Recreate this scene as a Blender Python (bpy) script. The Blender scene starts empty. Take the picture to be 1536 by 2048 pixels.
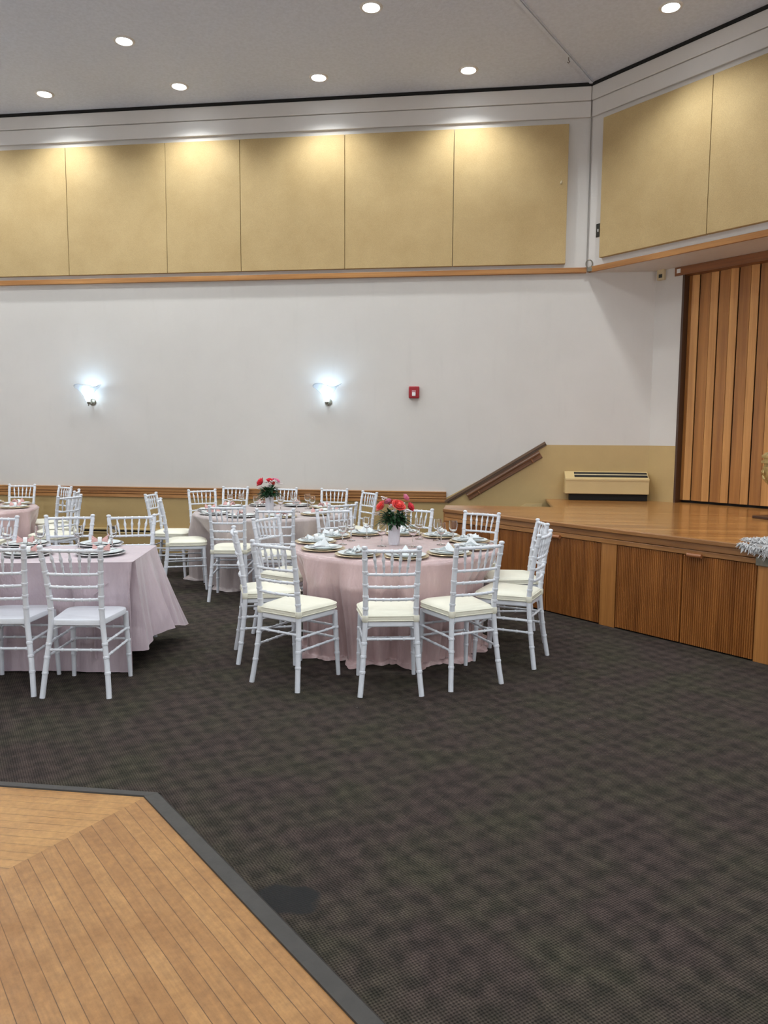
import bpy, math, random
from mathutils import Vector, Matrix
random.seed(7)
C = bpy.context.scene.collection
sc = bpy.context.scene
PI = math.pi
S2 = math.sqrt(0.5)

# ------------------------------------------------------------------ camera
F_PX, YAW, PITCH, ROLL, EYE = 1511.8, .1324, .0998, .006, 1.57
cam = bpy.data.cameras.new('camera'); co = bpy.data.objects.new('camera', cam); C.objects.link(co)
cam.sensor_fit = 'VERTICAL'; cam.sensor_height = 36.0; cam.lens = F_PX / 2048 * 36.0
cam.clip_start = 0.05; cam.clip_end = 60
f0 = Vector((-math.sin(YAW), math.cos(YAW), 0)); r0 = Vector((math.cos(YAW), math.sin(YAW), 0)); u0 = Vector((0, 0, 1))
fw = f0 * math.cos(PITCH) - u0 * math.sin(PITCH); up = u0 * math.cos(PITCH) + f0 * math.sin(PITCH)
rr = r0 * math.cos(ROLL) + up * math.sin(ROLL); uu = up * math.cos(ROLL) - r0 * math.sin(ROLL)
co.matrix_world = Matrix(((rr.x, uu.x, -fw.x, 0), (rr.y, uu.y, -fw.y, 0), (rr.z, uu.z, -fw.z, EYE), (0, 0, 0, 1)))
sc.camera = co

# ------------------------------------------------------------------ world, exposure, light settings
w = bpy.data.worlds.new('world'); sc.world = w; w.use_nodes = True
w.node_tree.nodes['Background'].inputs[0].default_value = (0.9, 0.95, 1, 1)
w.node_tree.nodes['Background'].inputs[1].default_value = 0.12
sc.view_settings.view_transform = 'Standard'; sc.view_settings.look = 'None'
sc.view_settings.gamma = 1; sc.view_settings.use_curve_mapping = False
sc.view_settings.exposure = 0.92
DOWN_W = 62.0        # watts of each ceiling downlight
DOWN_COL = (0.92, 0.975, 1.0)
SCONCE_W = 1.1
EXTRA_DOWN_W = 62.0       # watts of each downlight added out of frame
LENS_E = 14.0
EXTRA_SCONCE_W = 40.0  # watts of each added, unseen sconce that uplights the ceiling

# ------------------------------------------------------------------ material helpers
def mat(name):
    m = bpy.data.materials.new(name); m.use_nodes = True
    nt = m.node_tree; return m, nt, nt.nodes['Principled BSDF'], nt.links
def node(nt, t, **kw):
    n = nt.nodes.new(t)
    for k, v in kw.items():
        if k.startswith('i_'): n.inputs[k[2:].replace('_', ' ')].default_value = v
        else: setattr(n, k, v)
    return n
def srgb(r, g, b):
    f = lambda c: (c / 255 / 12.92) if c / 255 <= .04045 else ((c / 255 + .055) / 1.055) ** 2.4
    return (f(r), f(g), f(b), 1)
def ramp(nt, stops):
    n = nt.nodes.new('ShaderNodeValToRGB'); e = n.color_ramp.elements
    while len(e) < len(stops): e.new(0.5)
    for el, (p, c) in zip(e, stops): el.position = p; el.color = c
    return n
def coords(nt, scale=(1, 1, 1), rot=(0, 0, 0), obj=False):
    if obj: s = node(nt, 'ShaderNodeTexCoord').outputs['Object']
    else: s = node(nt, 'ShaderNodeNewGeometry').outputs['Position']
    if any(rot):
        m0 = node(nt, 'ShaderNodeMapping'); m0.inputs['Rotation'].default_value = rot; nt.links.new(s, m0.inputs['Vector']); s = m0.outputs[0]
    mp = node(nt, 'ShaderNodeMapping'); mp.inputs['Scale'].default_value = scale
    nt.links.new(s, mp.inputs['Vector']); return mp.outputs[0]
def bump(nt, b, h, strength=.2, dist=.01):
    n = node(nt, 'ShaderNodeBump'); n.inputs['Strength'].default_value = strength; n.inputs['Distance'].default_value = dist
    nt.links.new(h, n.inputs['Height']); nt.links.new(n.outputs[0], b.inputs['Normal']); return n
def mix(nt, a, b, fac, mode='MIX'):
    n = node(nt, 'ShaderNodeMix', data_type='RGBA', blend_type=mode)
    def put(i, v):
        if hasattr(v, 'links') or isinstance(v, bpy.types.NodeSocket): nt.links.new(v, n.inputs[i])
        else: n.inputs[i].default_value = v
    put(0, fac); put(6, a); put(7, b); return n.outputs[2]
def noise(nt, vec, scale, detail=3, rough=.5):
    n = node(nt, 'ShaderNodeTexNoise'); n.inputs['Scale'].default_value = scale
    n.inputs['Detail'].default_value = detail; n.inputs['Roughness'].default_value = rough
    nt.links.new(vec, n.inputs['Vector']); return n.outputs[0]
def mathn(nt, op, a, b=None, c=None):
    n = node(nt, 'ShaderNodeMath', operation=op)
    for i, v in enumerate((a, b, c)):
        if v is None: continue
        if isinstance(v, (int, float)): n.inputs[i].default_value = v
        else: nt.links.new(v, n.inputs[i])
    return n.outputs[0]
def simple(name, col, rough=.5, metal=0, nscale=0, namt=.06, bumpamt=0, bscale=60, **kw):
    m, nt, b, L = mat(name)
    v = coords(nt)
    if nscale:
        f = noise(nt, v, nscale, 4)
        r = ramp(nt, [(.3, tuple(c * (1 - namt) for c in col[:3]) + (1,)), (.7, tuple(min(1, c * (1 + namt)) for c in col[:3]) + (1,))])
        L.new(f, r.inputs[0]); L.new(r.outputs[0], b.inputs['Base Color'])
    else: b.inputs['Base Color'].default_value = col
    b.inputs['Roughness'].default_value = rough; b.inputs['Metallic'].default_value = metal
    if bumpamt: bump(nt, b, noise(nt, v, bscale, 3), bumpamt, .004)
    for k, val in kw.items(): b.inputs[k.replace('_', ' ')].default_value = val
    return m
def wood(name, dark, light, rot=(0, 0, 0), scale=(1, 1, 1), rough=.35, ring=2.0, obj=False, coat=0, bmp=.05):
    """grain runs along the mapped X axis"""
    m, nt, b, L = mat(name)
    v = coords(nt, (scale[0] * .35, scale[1] * 9, scale[2] * 9), rot, obj)
    a = noise(nt, v, ring, 6, .6)
    v2 = coords(nt, (scale[0] * 1.5, scale[1] * 90, scale[2] * 90), rot, obj)
    a2 = noise(nt, v2, 2.0, 2)
    s = mathn(nt, 'ADD', mathn(nt, 'MULTIPLY', a, .75), mathn(nt, 'MULTIPLY', a2, .25))
    r = ramp(nt, [(.36, dark), (.64, light)]); L.new(s, r.inputs[0]); L.new(r.outputs[0], b.inputs['Base Color'])
    b.inputs['Roughness'].default_value = rough; b.inputs['Coat Weight'].default_value = coat; b.inputs['Coat Roughness'].default_value = .15
    bump(nt, b, s, bmp, .003); return m

M = {}
# painted walls
def paint(name, col, low=None, zlow=None):
    m, nt, b, L = mat(name)
    v = coords(nt)
    f = noise(nt, v, 1.3, 5, .6); r = ramp(nt, [(.3, tuple(c * .94 for c in col[:3]) + (1,)), (.7, col)]); L.new(f, r.inputs[0])
    out = r.outputs[0]
    v3 = coords(nt, (3.0, 3.0, .5)); st = noise(nt, v3, 3, 3); r3 = ramp(nt, [(.62, (0, 0, 0, 1)), (.8, (.22, .22, .22, 1))]); L.new(st, r3.inputs[0])
    out = mix(nt, out, tuple(c * .82 for c in col[:3]) + (1,), r3.outputs[0])
    L.new(out, b.inputs['Base Color'])
    b.inputs['Roughness'].default_value = .6
    wv = noise(nt, v, 90, 3); bump(nt, b, wv, .15, .003); return m
M['wall'] = paint('wall_paint', srgb(205, 200, 194))
M['white'] = paint('white_trim_paint', srgb(212, 206, 200))
M['ceiling'] = simple('ceiling_plaster', srgb(200, 204, 214), .9, nscale=30, namt=.06, bumpamt=.35, bscale=60)
M['beige'] = simple('beige_wall_paint', srgb(180, 153, 103), .5, nscale=3, namt=.05, bumpamt=.08)
M['cream'] = simple('cream_heater_paint', srgb(198, 172, 122), .4, nscale=4, namt=.04)
M['gap'] = simple('dark_gap', srgb(22, 20, 18), .9)
def fabric():
    m, nt, b, L = mat('tan_burlap')
    v = coords(nt)
    f = noise(nt, v, 2.2, 5, .6); r = ramp(nt, [(.3, srgb(181, 154, 106)), (.7, srgb(193, 167, 119))]); L.new(f, r.inputs[0])
    g = noise(nt, v, 160, 2); r2 = ramp(nt, [(.35, (.80, .80, .80, 1)), (.65, (1, 1, 1, 1))]); L.new(g, r2.inputs[0])
    L.new(mix(nt, r.outputs[0], r2.outputs[0], .8, 'MULTIPLY'), b.inputs['Base Color'])
    b.inputs['Roughness'].default_value = .85; bump(nt, b, g, .35, .003); return m
M['burlap'] = fabric()
OAK_D, OAK_L = srgb(118, 72, 34), srgb(176, 120, 66)
M['oak_x'] = wood('oak_trim_x', srgb(140, 90, 46), srgb(186, 134, 78))
M['oak_45'] = wood('oak_trim_diagonal', srgb(140, 90, 46), srgb(186, 134, 78), rot=(0, 0, PI / 4))
M['rail_slope'] = wood('rail_walnut', srgb(84, 54, 34), srgb(138, 92, 58), rot=(0, .545, 0), rough=.3)
M['dark_cap'] = wood('dark_cap_wood', srgb(78, 58, 42), srgb(112, 86, 62), rot=(0, .545, 0), rough=.35)
M['fascia'] = wood('stage_fascia_oak', srgb(128, 84, 44), srgb(180, 126, 72), rot=(0, 0, PI / 4), rough=.3, coat=.2)
M['bead'] = wood('beadboard_oak', srgb(122, 70, 28), srgb(170, 108, 52), rot=(0, PI / 2, 0), rough=.32, coat=.2)
M['post'] = wood('stage_post_oak', srgb(150, 96, 46), srgb(190, 130, 70), rot=(0, PI / 2, 0), rough=.32, coat=.2)
M['leaf_wide'] = wood('partition_walnut', srgb(138, 88, 42), srgb(176, 120, 62), rot=(0, PI / 2, 0), rough=.38, ring=1.4)
M['leaf_narrow'] = wood('partition_light', srgb(172, 118, 62), srgb(208, 152, 88), rot=(0, PI / 2, 0), rough=.38, ring=1.4)
M['handle'] = wood('handle_wood', srgb(120, 70, 40), srgb(165, 105, 62), rot=(0, 0, PI / 4), rough=.3)

def planks(name, rot, width, length, c1, c2, c3, rough, gap=.0025, seed=0, coat=0, dirt=.0, shift=0, dark=.35):
    m, nt, b, L = mat(name)
    v = coords(nt, (1, 1, 1), (0, 0, rot))
    if shift:
        ad = node(nt, 'ShaderNodeVectorMath', operation='ADD'); ad.inputs[1].default_value = (0, shift, 0); L.new(v, ad.inputs[0]); v = ad.outputs[0]
    br = node(nt, 'ShaderNodeTexBrick'); L.new(v, br.inputs['Vector'])
    br.offset = .37; br.offset_frequency = 2; br.squash = 1
    br.inputs['Scale'].default_value = 1; br.inputs['Brick Width'].default_value = length; br.inputs['Row Height'].default_value = width
    br.inputs['Mortar Size'].default_value = gap; br.inputs['Mortar Smooth'].default_value = .4; br.inputs['Bias'].default_value = 0
    br.inputs['Color1'].default_value = c1; br.inputs['Color2'].default_value = c2; br.inputs['Mortar'].default_value = tuple(x * dark for x in c1[:3]) + (1,)
    mp = node(nt, 'ShaderNodeMapping'); mp.inputs['Scale'].default_value = (1.2, 14, 1) if dirt > 0 else (.12, 2.6, 1); L.new(v, mp.inputs['Vector'])
    g = noise(nt, mp.outputs[0], 6, 5, .6); rg = ramp(nt, [(.35, (.68, .66, .64, 1)), (.62, (1.04, 1.04, 1.04, 1))]); L.new(g, rg.inputs[0])
    out = mix(nt, br.outputs[0], rg.outputs[0], .55 if dirt > 0 else 1.0, 'MULTIPLY')
    p = noise(nt, v, 5.5, 5, .65); rp = ramp(nt, [(.38, (0, 0, 0, 1)), (.72, (1, 1, 1, 1))]); L.new(p, rp.inputs[0])
    out = mix(nt, out, c3, mathn(nt, 'MULTIPLY', rp.outputs[0], dirt))
    if dirt > .4:
        fm = noise(nt, v, 38, 6, .7); rfm = ramp(nt, [(.3, (.80, .78, .76, 1)), (.65, (1.08, 1.08, 1.08, 1))]); L.new(fm, rfm.inputs[0]); out = mix(nt, out, rfm.outputs[0], 1.0, 'MULTIPLY')
        vd = node(nt, 'ShaderNodeTexVoronoi'); vd.inputs['Scale'].default_value = 3.2; L.new(v, vd.inputs['Vector'])
        rd = ramp(nt, [(.012, (1, 1, 1, 1)), (.022, (0, 0, 0, 1))]); L.new(vd.outputs[0], rd.inputs[0]); out = mix(nt, out, srgb(70, 46, 28), rd.outputs[0])
    L.new(out, b.inputs['Base Color'])
    rr_ = ramp(nt, [(.3, (rough * .8,) * 3 + (1,)), (.7, (min(1, rough * 1.25),) * 3 + (1,))]); L.new(p, rr_.inputs[0])
    if dirt > 0: L.new(rr_.outputs[0], b.inputs['Roughness'])
    else: b.inputs['Roughness'].default_value = rough
    b.inputs['Coat Weight'].default_value = coat; b.inputs['Coat Roughness'].default_value = .12
    inv = mathn(nt, 'SUBTRACT', 1.0, br.outputs['Fac']); bump(nt, b, inv, .5, .002); return m
M['dance_x'] = planks('maple_strips_along_wall', 0, .052, 3.4, srgb(168, 120, 62), srgb(180, 132, 74), srgb(198, 152, 92), .42, dirt=.6, gap=.0014)
M['dance_45'] = planks('maple_strips_diagonal', PI / 4, .052, 3.4, srgb(165, 116, 60), srgb(178, 130, 72), srgb(136, 92, 48), .42, dirt=.6, gap=.0014)
M['deck'] = planks('stage_deck_strips', 0, .057, 2.4, srgb(150, 96, 46), srgb(196, 138, 76), srgb(190, 134, 76), .24, dirt=.0, coat=.3, dark=.4, gap=.0022)

def carpet():
    m, nt, b, L = mat('woven_carpet')
    v = coords(nt)
    big = noise(nt, v, 2.6, 4, .6); rb = ramp(nt, [(.40, srgb(71, 61, 57)), (.66, srgb(69, 65, 54))]); L.new(big, rb.inputs[0])
    # staggered darker patches
    vr = coords(nt, (1, 1, 1), (0, 0, .1))
    ns = node(nt, 'ShaderNodeTexNoise'); ns.inputs['Scale'].default_value = 9; L.new(vr, ns.inputs['Vector'])
    va = node(nt, 'ShaderNodeVectorMath', operation='MULTIPLY_ADD'); va.inputs[1].default_value = (.15, .15, 0); L.new(ns.outputs[1], va.inputs[0]); L.new(vr, va.inputs[2])
    sp0 = node(nt, 'ShaderNodeSeparateXYZ'); L.new(va.outputs[0], sp0.inputs[0])
    kk = 2 * PI / .15
    pc = mathn(nt, 'MULTIPLY', mathn(nt, 'COSINE', mathn(nt, 'MULTIPLY', sp0.outputs[0], kk)), mathn(nt, 'COSINE', mathn(nt, 'MULTIPLY', sp0.outputs[1], kk)))
    jit = noise(nt, vr, 24, 4, .7)
    pc = mathn(nt, 'ADD', mathn(nt, 'MULTIPLY', pc, .24), mathn(nt, 'ADD', mathn(nt, 'MULTIPLY', jit, .8), .08))
    rv = ramp(nt, [(.28, (1.02, 1.0, 1.0, 1)), (.74, (.47, .50, .50, 1))]); L.new(pc, rv.inputs[0])
    col = mix(nt, rb.outputs[0], rv.outputs[0], .9, 'MULTIPLY')
    mo = noise(nt, v, 14, 4, .6); rm = ramp(nt, [(.3, (.82, .82, .82, 1)), (.7, (1.12, 1.12, 1.12, 1))]); L.new(mo, rm.inputs[0]); col = mix(nt, col, rm.outputs[0], 1.0, 'MULTIPLY')
    # loop weave
    v45 = coords(nt, (1, 1, 1), (0, 0, .12))
    sp = node(nt, 'ShaderNodeSeparateXYZ'); L.new(v45, sp.inputs[0])
    k = 2 * PI / .0145
    sx = mathn(nt, 'SINE', mathn(nt, 'MULTIPLY', sp.outputs[0], k)); sy = mathn(nt, 'SINE', mathn(nt, 'MULTIPLY', sp.outputs[1], k))
    wv = mathn(nt, 'ADD', mathn(nt, 'MULTIPLY', mathn(nt, 'MULTIPLY', sx, sy), .5), .5)
    rw = ramp(nt, [(.15, (.42, .42, .42, 1)), (.75, (1.35, 1.35, 1.35, 1))]); L.new(wv, rw.inputs[0])
    col = mix(nt, col, rw.outputs[0], 1.0, 'MULTIPLY')
    fn = noise(nt, v, 130, 2); rf = ramp(nt, [(.3, (.7, .7, .7, 1)), (.7, (1.3, 1.3, 1.3, 1))]); L.new(fn, rf.inputs[0])
    col = mix(nt, col, rf.outputs[0], .8, 'MULTIPLY')
    # worn grey stain by the dance floor
    sv = node(nt, 'ShaderNodeVectorMath', operation='SUBTRACT'); sv.inputs[1].default_value = (-.64, 2.365, 0); L.new(v, sv.inputs[0])
    n2 = node(nt, 'ShaderNodeTexNoise'); n2.inputs['Scale'].default_value = 9; L.new(v, n2.inputs['Vector'])
    sp2 = node(nt, 'ShaderNodeSeparateXYZ'); L.new(sv.outputs[0], sp2.inputs[0])
    ax = mathn(nt, 'POWER', mathn(nt, 'ABSOLUTE', mathn(nt, 'DIVIDE', sp2.outputs[0], .115)), 3.0)
    ay = mathn(nt, 'POWER', mathn(nt, 'ABSOLUTE', mathn(nt, 'DIVIDE', sp2.outputs[1], .085)), 3.0)
    dd = mathn(nt, 'ADD', mathn(nt, 'ADD', ax, ay), mathn(nt, 'MULTIPLY', mathn(nt, 'SUBTRACT', n2.outputs[0], .5), 1.6))
    rs = ramp(nt, [(.55, (.93, .93, .93, 1)), (1.0, (0, 0, 0, 1))]); L.new(dd, rs.inputs[0])
    col = mix(nt, col, srgb(42, 42, 42), rs.outputs[0])
    # scattered lint
    vl = node(nt, 'ShaderNodeTexVoronoi'); vl.inputs['Scale'].default_value = 2.2; L.new(v, vl.inputs['Vector'])
    rl = ramp(nt, [(.0, (1, 1, 1, 1)), (.011, (0, 0, 0, 1))]); L.new(vl.outputs[0], rl.inputs[0])
    col = mix(nt, col, srgb(190, 188, 180), mathn(nt, 'MULTIPLY', rl.outputs[0], .7))
    L.new(col, b.inputs['Base Color']); b.inputs['Roughness'].default_value = .95
    b.inputs['Specular IOR Level'].default_value = .15
    bump(nt, b, wv, .5, .004); return m
M['carpet'] = carpet()
M['rubber'] = simple('black_rubber_edge', srgb(56, 53, 50), .55, nscale=20, namt=.15, bumpamt=.2)
M['chair'] = simple('white_chair_paint', srgb(222, 225, 232), .32, nscale=12, namt=.02)
M['cushion'] = simple('ivory_cushion_vinyl', srgb(232, 229, 212), .5, nscale=8, namt=.02, bumpamt=.08, bscale=25)
M['china'] = simple('white_china', srgb(228, 234, 234), .12)
M['gold'] = simple('gold_charger', srgb(205, 186, 152), .3, metal=.5)
M['silver'] = simple('dark_silver_charger', srgb(70, 68, 70), .35, metal=.5)
M['rim'] = simple('pale_charger_rim', srgb(205, 205, 205), .25, metal=.3)
M['steel'] = simple('cutlery_steel', srgb(190, 190, 192), .18, metal=1)
M['nap_w'] = simple('white_napkin_cloth', srgb(226, 230, 232), .8, nscale=30, namt=.03)
M['nap_p'] = simple('pink_napkin_cloth', srgb(206, 162, 158), .7, nscale=30, namt=.05)
M['ring'] = simple('white_napkin_ring', srgb(232, 232, 232), .3)
M['vase'] = simple('white_ceramic', srgb(222, 222, 230), .22)
M['red'] = simple('red_alarm_plastic', srgb(150, 22, 34), .35)
M['lens'] = simple('alarm_strobe_lens', srgb(225, 225, 225), .15)
M['plastic'] = simple('beige_plastic', srgb(196, 178, 142), .45)
M['plate_dark'] = simple('dark_switch_plate', srgb(58, 56, 50), .35, metal=.5)
M['brass'] = simple('brass_bracket', srgb(176, 130, 96), .3, metal=.8)
M['latch'] = simple('bronze_latch', srgb(62, 40, 28), .4, metal=.6)
M['zinc'] = simple('grey_metal_plate', srgb(128, 124, 112), .4, metal=.7, nscale=40, namt=.2)
M['gilt'] = simple('gilt_urn', srgb(196, 176, 122), .38, metal=.5, nscale=30, namt=.25, bumpamt=.3, bscale=30)
M['dark_base'] = simple('dark_wood_base', srgb(66, 40, 22), .4)
M['fur'] = simple('grey_white_fur', srgb(205, 204, 204), .9, nscale=20, namt=.25)
M['stair'] = simple('stair_carpet', srgb(70, 62, 54), .9, nscale=60, namt=.2)
M['underside'] = simple('plain_table_board', srgb(150, 130, 100), .6)
def satin(name, col, rough=.34, dull=False):
    m, nt, b, L = mat(name)
    v = coords(nt, (1, 1, .35))
    f = noise(nt, v, 7, 3); r = ramp(nt, [(.3, tuple(c * .9 for c in col[:3]) + (1,)), (.7, col)]); L.new(f, r.inputs[0]); L.new(r.outputs[0], b.inputs['Base Color'])
    b.inputs['Roughness'].default_value = rough; b.inputs['Sheen Weight'].default_value = .3; b.inputs['Sheen Roughness'].default_value = .4
    b.inputs['Specular IOR Level'].default_value = .7
    g = noise(nt, coords(nt, (1, 1, .28)), 11, 4, .55); bump(nt, b, g, .55, .03); return m
M['satin'] = satin('blush_satin', srgb(204, 175, 174), .28)
M['satin_grey'] = satin('pale_blush_cloth', srgb(188, 174, 172), .45)
M['satin_table'] = satin('lilac_blush_cloth', srgb(204, 186, 194), .38)
M['rose_coral'] = simple('coral_petals', srgb(226, 62, 52), .5, nscale=60, namt=.15, Sheen_Weight=.2)
M['rose_red'] = simple('rose_red_petals', srgb(214, 48, 64), .5, nscale=60, namt=.15)
M['rose_pink'] = simple('pink_petals', srgb(222, 128, 160), .5, nscale=60, namt=.12)
M['white_petal'] = simple('white_petals', srgb(236, 226, 226), .5)
M['leafg'] = simple('dark_green_leaves', srgb(38, 74, 44), .45, nscale=50, namt=.35)
def glassm():
    m, nt, b, L = mat('clear_glass')
    b.inputs['Base Color'].default_value = (1, 1, 1, 1); b.inputs['Roughness'].default_value = .02
    b.inputs['Transmission Weight'].default_value = 1; b.inputs['IOR'].default_value = 1.45; return m
M['glass'] = glassm()
def emis(name, col, s):
    m, nt, b, L = mat(name)
    b.inputs['Base Color'].default_value = (.9, .9, .9, 1); b.inputs['Emission Color'].default_value = col; b.inputs['Emission Strength'].default_value = s; return m
M['lamp'] = emis('downlight_lens', (.82, .93, 1, 1), LENS_E)
M['bulb'] = emis('sconce_bulb', (.70, .88, 1, 1), 9)
def frost():
    m, nt, b, L = mat('frosted_shade_glass')
    b.inputs['Base Color'].default_value = (.92, .96, 1, 1); b.inputs['Roughness'].default_value = .35
    b.inputs['Transmission Weight'].default_value = .75; b.inputs['IOR'].default_value = 1.3; return m
M['shade'] = frost()

# ------------------------------------------------------------------ mesh helpers
class MB:
    def __init__(s): s.v = []; s.f = []
    def add(s, vs, fs, T=None):
        o = len(s.v)
        s.v += [tuple(T @ Vector(p)) if T else tuple(p) for p in vs]
        s.f += [tuple(i + o for i in f) for f in fs]; return s
    def box(s, x0, x1, y0, y1, z0, z1, T=None):
        vs = [(x, y, z) for z in (z0, z1) for y in (y0, y1) for x in (x0, x1)]
        return s.add(vs, [(0, 2, 3, 1), (4, 5, 7, 6), (0, 1, 5, 4), (2, 6, 7, 3), (0, 4, 6, 2), (1, 3, 7, 5)], T)
    def prism(s, poly, z0, z1, T=None):
        n = len(poly); a = sum(poly[i][0] * poly[(i + 1) % n][1] - poly[(i + 1) % n][0] * poly[i][1] for i in range(n))
        if a < 0: poly = poly[::-1]
        vs = [(x, y, z0) for x, y in poly] + [(x, y, z1) for x, y in poly]
        fs = [tuple(range(n))[::-1], tuple(range(n, 2 * n))] + [(i, (i + 1) % n, n + (i + 1) % n, n + i) for i in range(n)]
        return s.add(vs, fs, T)
    def lathe(s, prof, n=24, T=None, closed=False):
        vs = []; fs = []; m = len(prof)
        for r, z in prof:
            for i in range(n): a = 2 * PI * i / n; vs.append((r * math.cos(a), r * math.sin(a), z))
        for j in range(m - 1):
            for i in range(n): k = (i + 1) % n; fs.append((j * n + i, j * n + k, (j + 1) * n + k, (j + 1) * n + i))
        if closed:
            j = m - 1
            for i in range(n): k = (i + 1) % n; fs.append((j * n + i, j * n + k, k, i))
        else: fs.append(tuple(range(n))[::-1]); fs.append(tuple((m - 1) * n + i for i in range(n)))
        return s.add(vs, fs, T)
    def tube(s, pts, rad, n=8, T=None):
        """sweep a circle along points; rad is a number or list"""
        P = [Vector(p) for p in pts]; R = rad if isinstance(rad, (list, tuple)) else [rad] * len(P)
        vs = []; fs = []; ref = None
        for i, p in enumerate(P):
            d = (P[min(i + 1, len(P) - 1)] - P[max(i - 1, 0)])
            d = d.normalized() if d.length > 1e-9 else Vector((0, 0, 1))
            if ref is None: ref = Vector((1, 0, 0)) if abs(d.x) < .8 else Vector((0, 1, 0))
            a = (ref - d * ref.dot(d)).normalized(); bb = d.cross(a); ref = a
            for k in range(n):
                t = 2 * PI * k / n; vs.append(tuple(p + (a * math.cos(t) + bb * math.sin(t)) * R[i]))
        for j in range(len(P) - 1):
            for k in range(n): q = (k + 1) % n; fs.append((j * n + k, j * n + q, (j + 1) * n + q, (j + 1) * n + k))
        fs.append(tuple(range(n))[::-1]); fs.append(tuple((len(P) - 1) * n + k for k in range(n)))
        return s.add(vs, fs, T)
    def grid(s, fn, nu, nv, wrapu=False, T=None):
        vs = [fn(i / (nu if wrapu else nu - 1), j / (nv - 1)) for j in range(nv) for i in range(nu)]
        fs = []
        for j in range(nv - 1):
            for i in range(nu if wrapu else nu - 1):
                k = (i + 1) % nu; fs.append((j * nu + i, j * nu + k, (j + 1) * nu + k, (j + 1) * nu + i))
        return s.add(vs, fs, T)
def obj(name, mb, material, parent=None, smooth=True, bevel=0, solid=0, subd=0):
    me = bpy.data.meshes.new(name); me.from_pydata(mb.v, [], mb.f); me.update()
    me.materials.append(material)
    o = bpy.data.objects.new(name, me); C.objects.link(o)
    if smooth:
        me.polygons.foreach_set('use_smooth', [True] * len(me.polygons))
        if smooth != 'all': me.set_sharp_from_angle(angle=math.radians(38))
    if solid: md = o.modifiers.new('t', 'SOLIDIFY'); md.thickness = solid; md.offset = 0
    if bevel: md = o.modifiers.new('b', 'BEVEL'); md.width = bevel; md.segments = 2; md.limit_method = 'ANGLE'
    if subd: md = o.modifiers.new('s', 'SUBSURF'); md.levels = subd; md.render_levels = subd
    if parent: o.parent = parent
    return o
def struct(name, mb, m, **kw):
    o = obj(name, mb, m, **kw); o['kind'] = 'structure'; return o
def thing(name, label, cat, loc=(0, 0, 0), rz=0, group=None):
    o = bpy.data.objects.new(name, None); C.objects.link(o); o.empty_display_size = .1
    o.location = loc; o.rotation_euler = (0, 0, rz); o['label'] = label; o['category'] = cat
    if group: o['group'] = group
    return o
def tag(o, label, cat, group=None):
    o['label'] = label; o['category'] = cat
    if group: o['group'] = group
    return o
def dup(root, loc, rz, label, group=None):
    r = root.copy(); C.objects.link(r); r.location = loc; r.rotation_euler = (0, 0, rz); r['label'] = label
    if group: r['group'] = group
    for ch in list(root.children):
        c = ch.copy(); C.objects.link(c); c.parent = r
        for g in ch.children:
            d = g.copy(); C.objects.link(d); d.parent = c
    return r
def RZ(a, x=0, y=0, z=0): return Matrix.Translation((x, y, z)) @ Matrix.Rotation(a, 4, 'Z')
# frame whose x axis runs along the diagonal wall (towards the camera, right), y points away from the room
def DIAG(c, t0=0.0):
    """plane x+y=c; origin at point with x=t0; local x -> (S2,-S2), local y -> (S2,S2) away from the hall"""
    return Matrix(((S2, S2, 0, t0), (-S2, S2, 0, c - t0), (0, 0, 1, 0), (0, 0, 0, 1)))

# ------------------------------------------------------------------ room shell
WY = 9.37; CX = 1.15; P2 = CX + WY; SOF = 3.497; CEIL = 5.61; DK = .824; SF = 7.43
XL = -9.5; YB = -5.5; XR = 6.0
struct('floor', MB().box(XL, XR + 2, YB, WY + .3, -.1, 0), M['carpet'], smooth=False)
struct('ceiling', MB().box(XL - .2, XR + 2, YB - .2, WY + .3, CEIL, CEIL + .12), M['ceiling'], smooth=False)
# back wall (upper part stands a little proud of nothing: one plane), white above, beige below the rail / along the stage
mb = MB(); mb.box(XL, 1.93, WY, WY + .15, 0, CEIL); struct('wall_back', mb, M['wall'], smooth=False)
# beige dado painted on the lower wall: left of the stairs up to the rail, then a slope, then 1.48 m
mb = MB()
poly = [(XL, .0), (XL, .80), (-.50, .80), (.72, 1.479), (1.93, 1.479), (1.93, 0)]
n = len(poly); T = Matrix(((1, 0, 0, 0), (0, 0, -1, WY - .001), (0, 1, 0, 0), (0, 0, 0, 1)))
mb.prism(poly, 0, .004, T); struct('wall_back_dado', mb, M['beige'], smooth=False)
# left, rear and right walls close the hall
struct('wall_left', MB().box(XL - .15, XL, YB, WY + .15, 0, CEIL), M['wall'], smooth=False)
struct('wall_rear', MB().box(XL, XR + 2, YB - .15, YB, 0, CEIL), M['wall'], smooth=False)
struct('wall_right', MB().box(XR, XR + .15, YB, 4.8, 0, CEIL), M['wall'], smooth=False)
# diagonal beam wall above the stage, underside at SOF
D = DIAG(P2, CX); Ln = 7.2
struct('wall_diagonal', MB().box(0, Ln, 0, .12, SOF, CEIL, D), M['white'], smooth=False)
struct('trim_soffit', MB().box(-.02, Ln, .12, .80, SOF, SOF + .06, D), M['white'], smooth=False)
# short white return wall in the stage recess
D3 = DIAG(11.30, 1.93)
struct('wall_recess', MB().box(0, .345, 0, .1, 0, SOF + .05, D3), M['wall'], smooth=False)
struct('wall_recess_dado', MB().box(-.001, .347, -.004, .002, DK, 1.479, D3), M['beige'], smooth=False)
struct('wall_recess_rear', MB().box(.345, 6, .5, .6, 0, SOF + .05, D3), M['gap'], smooth=False)
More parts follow.
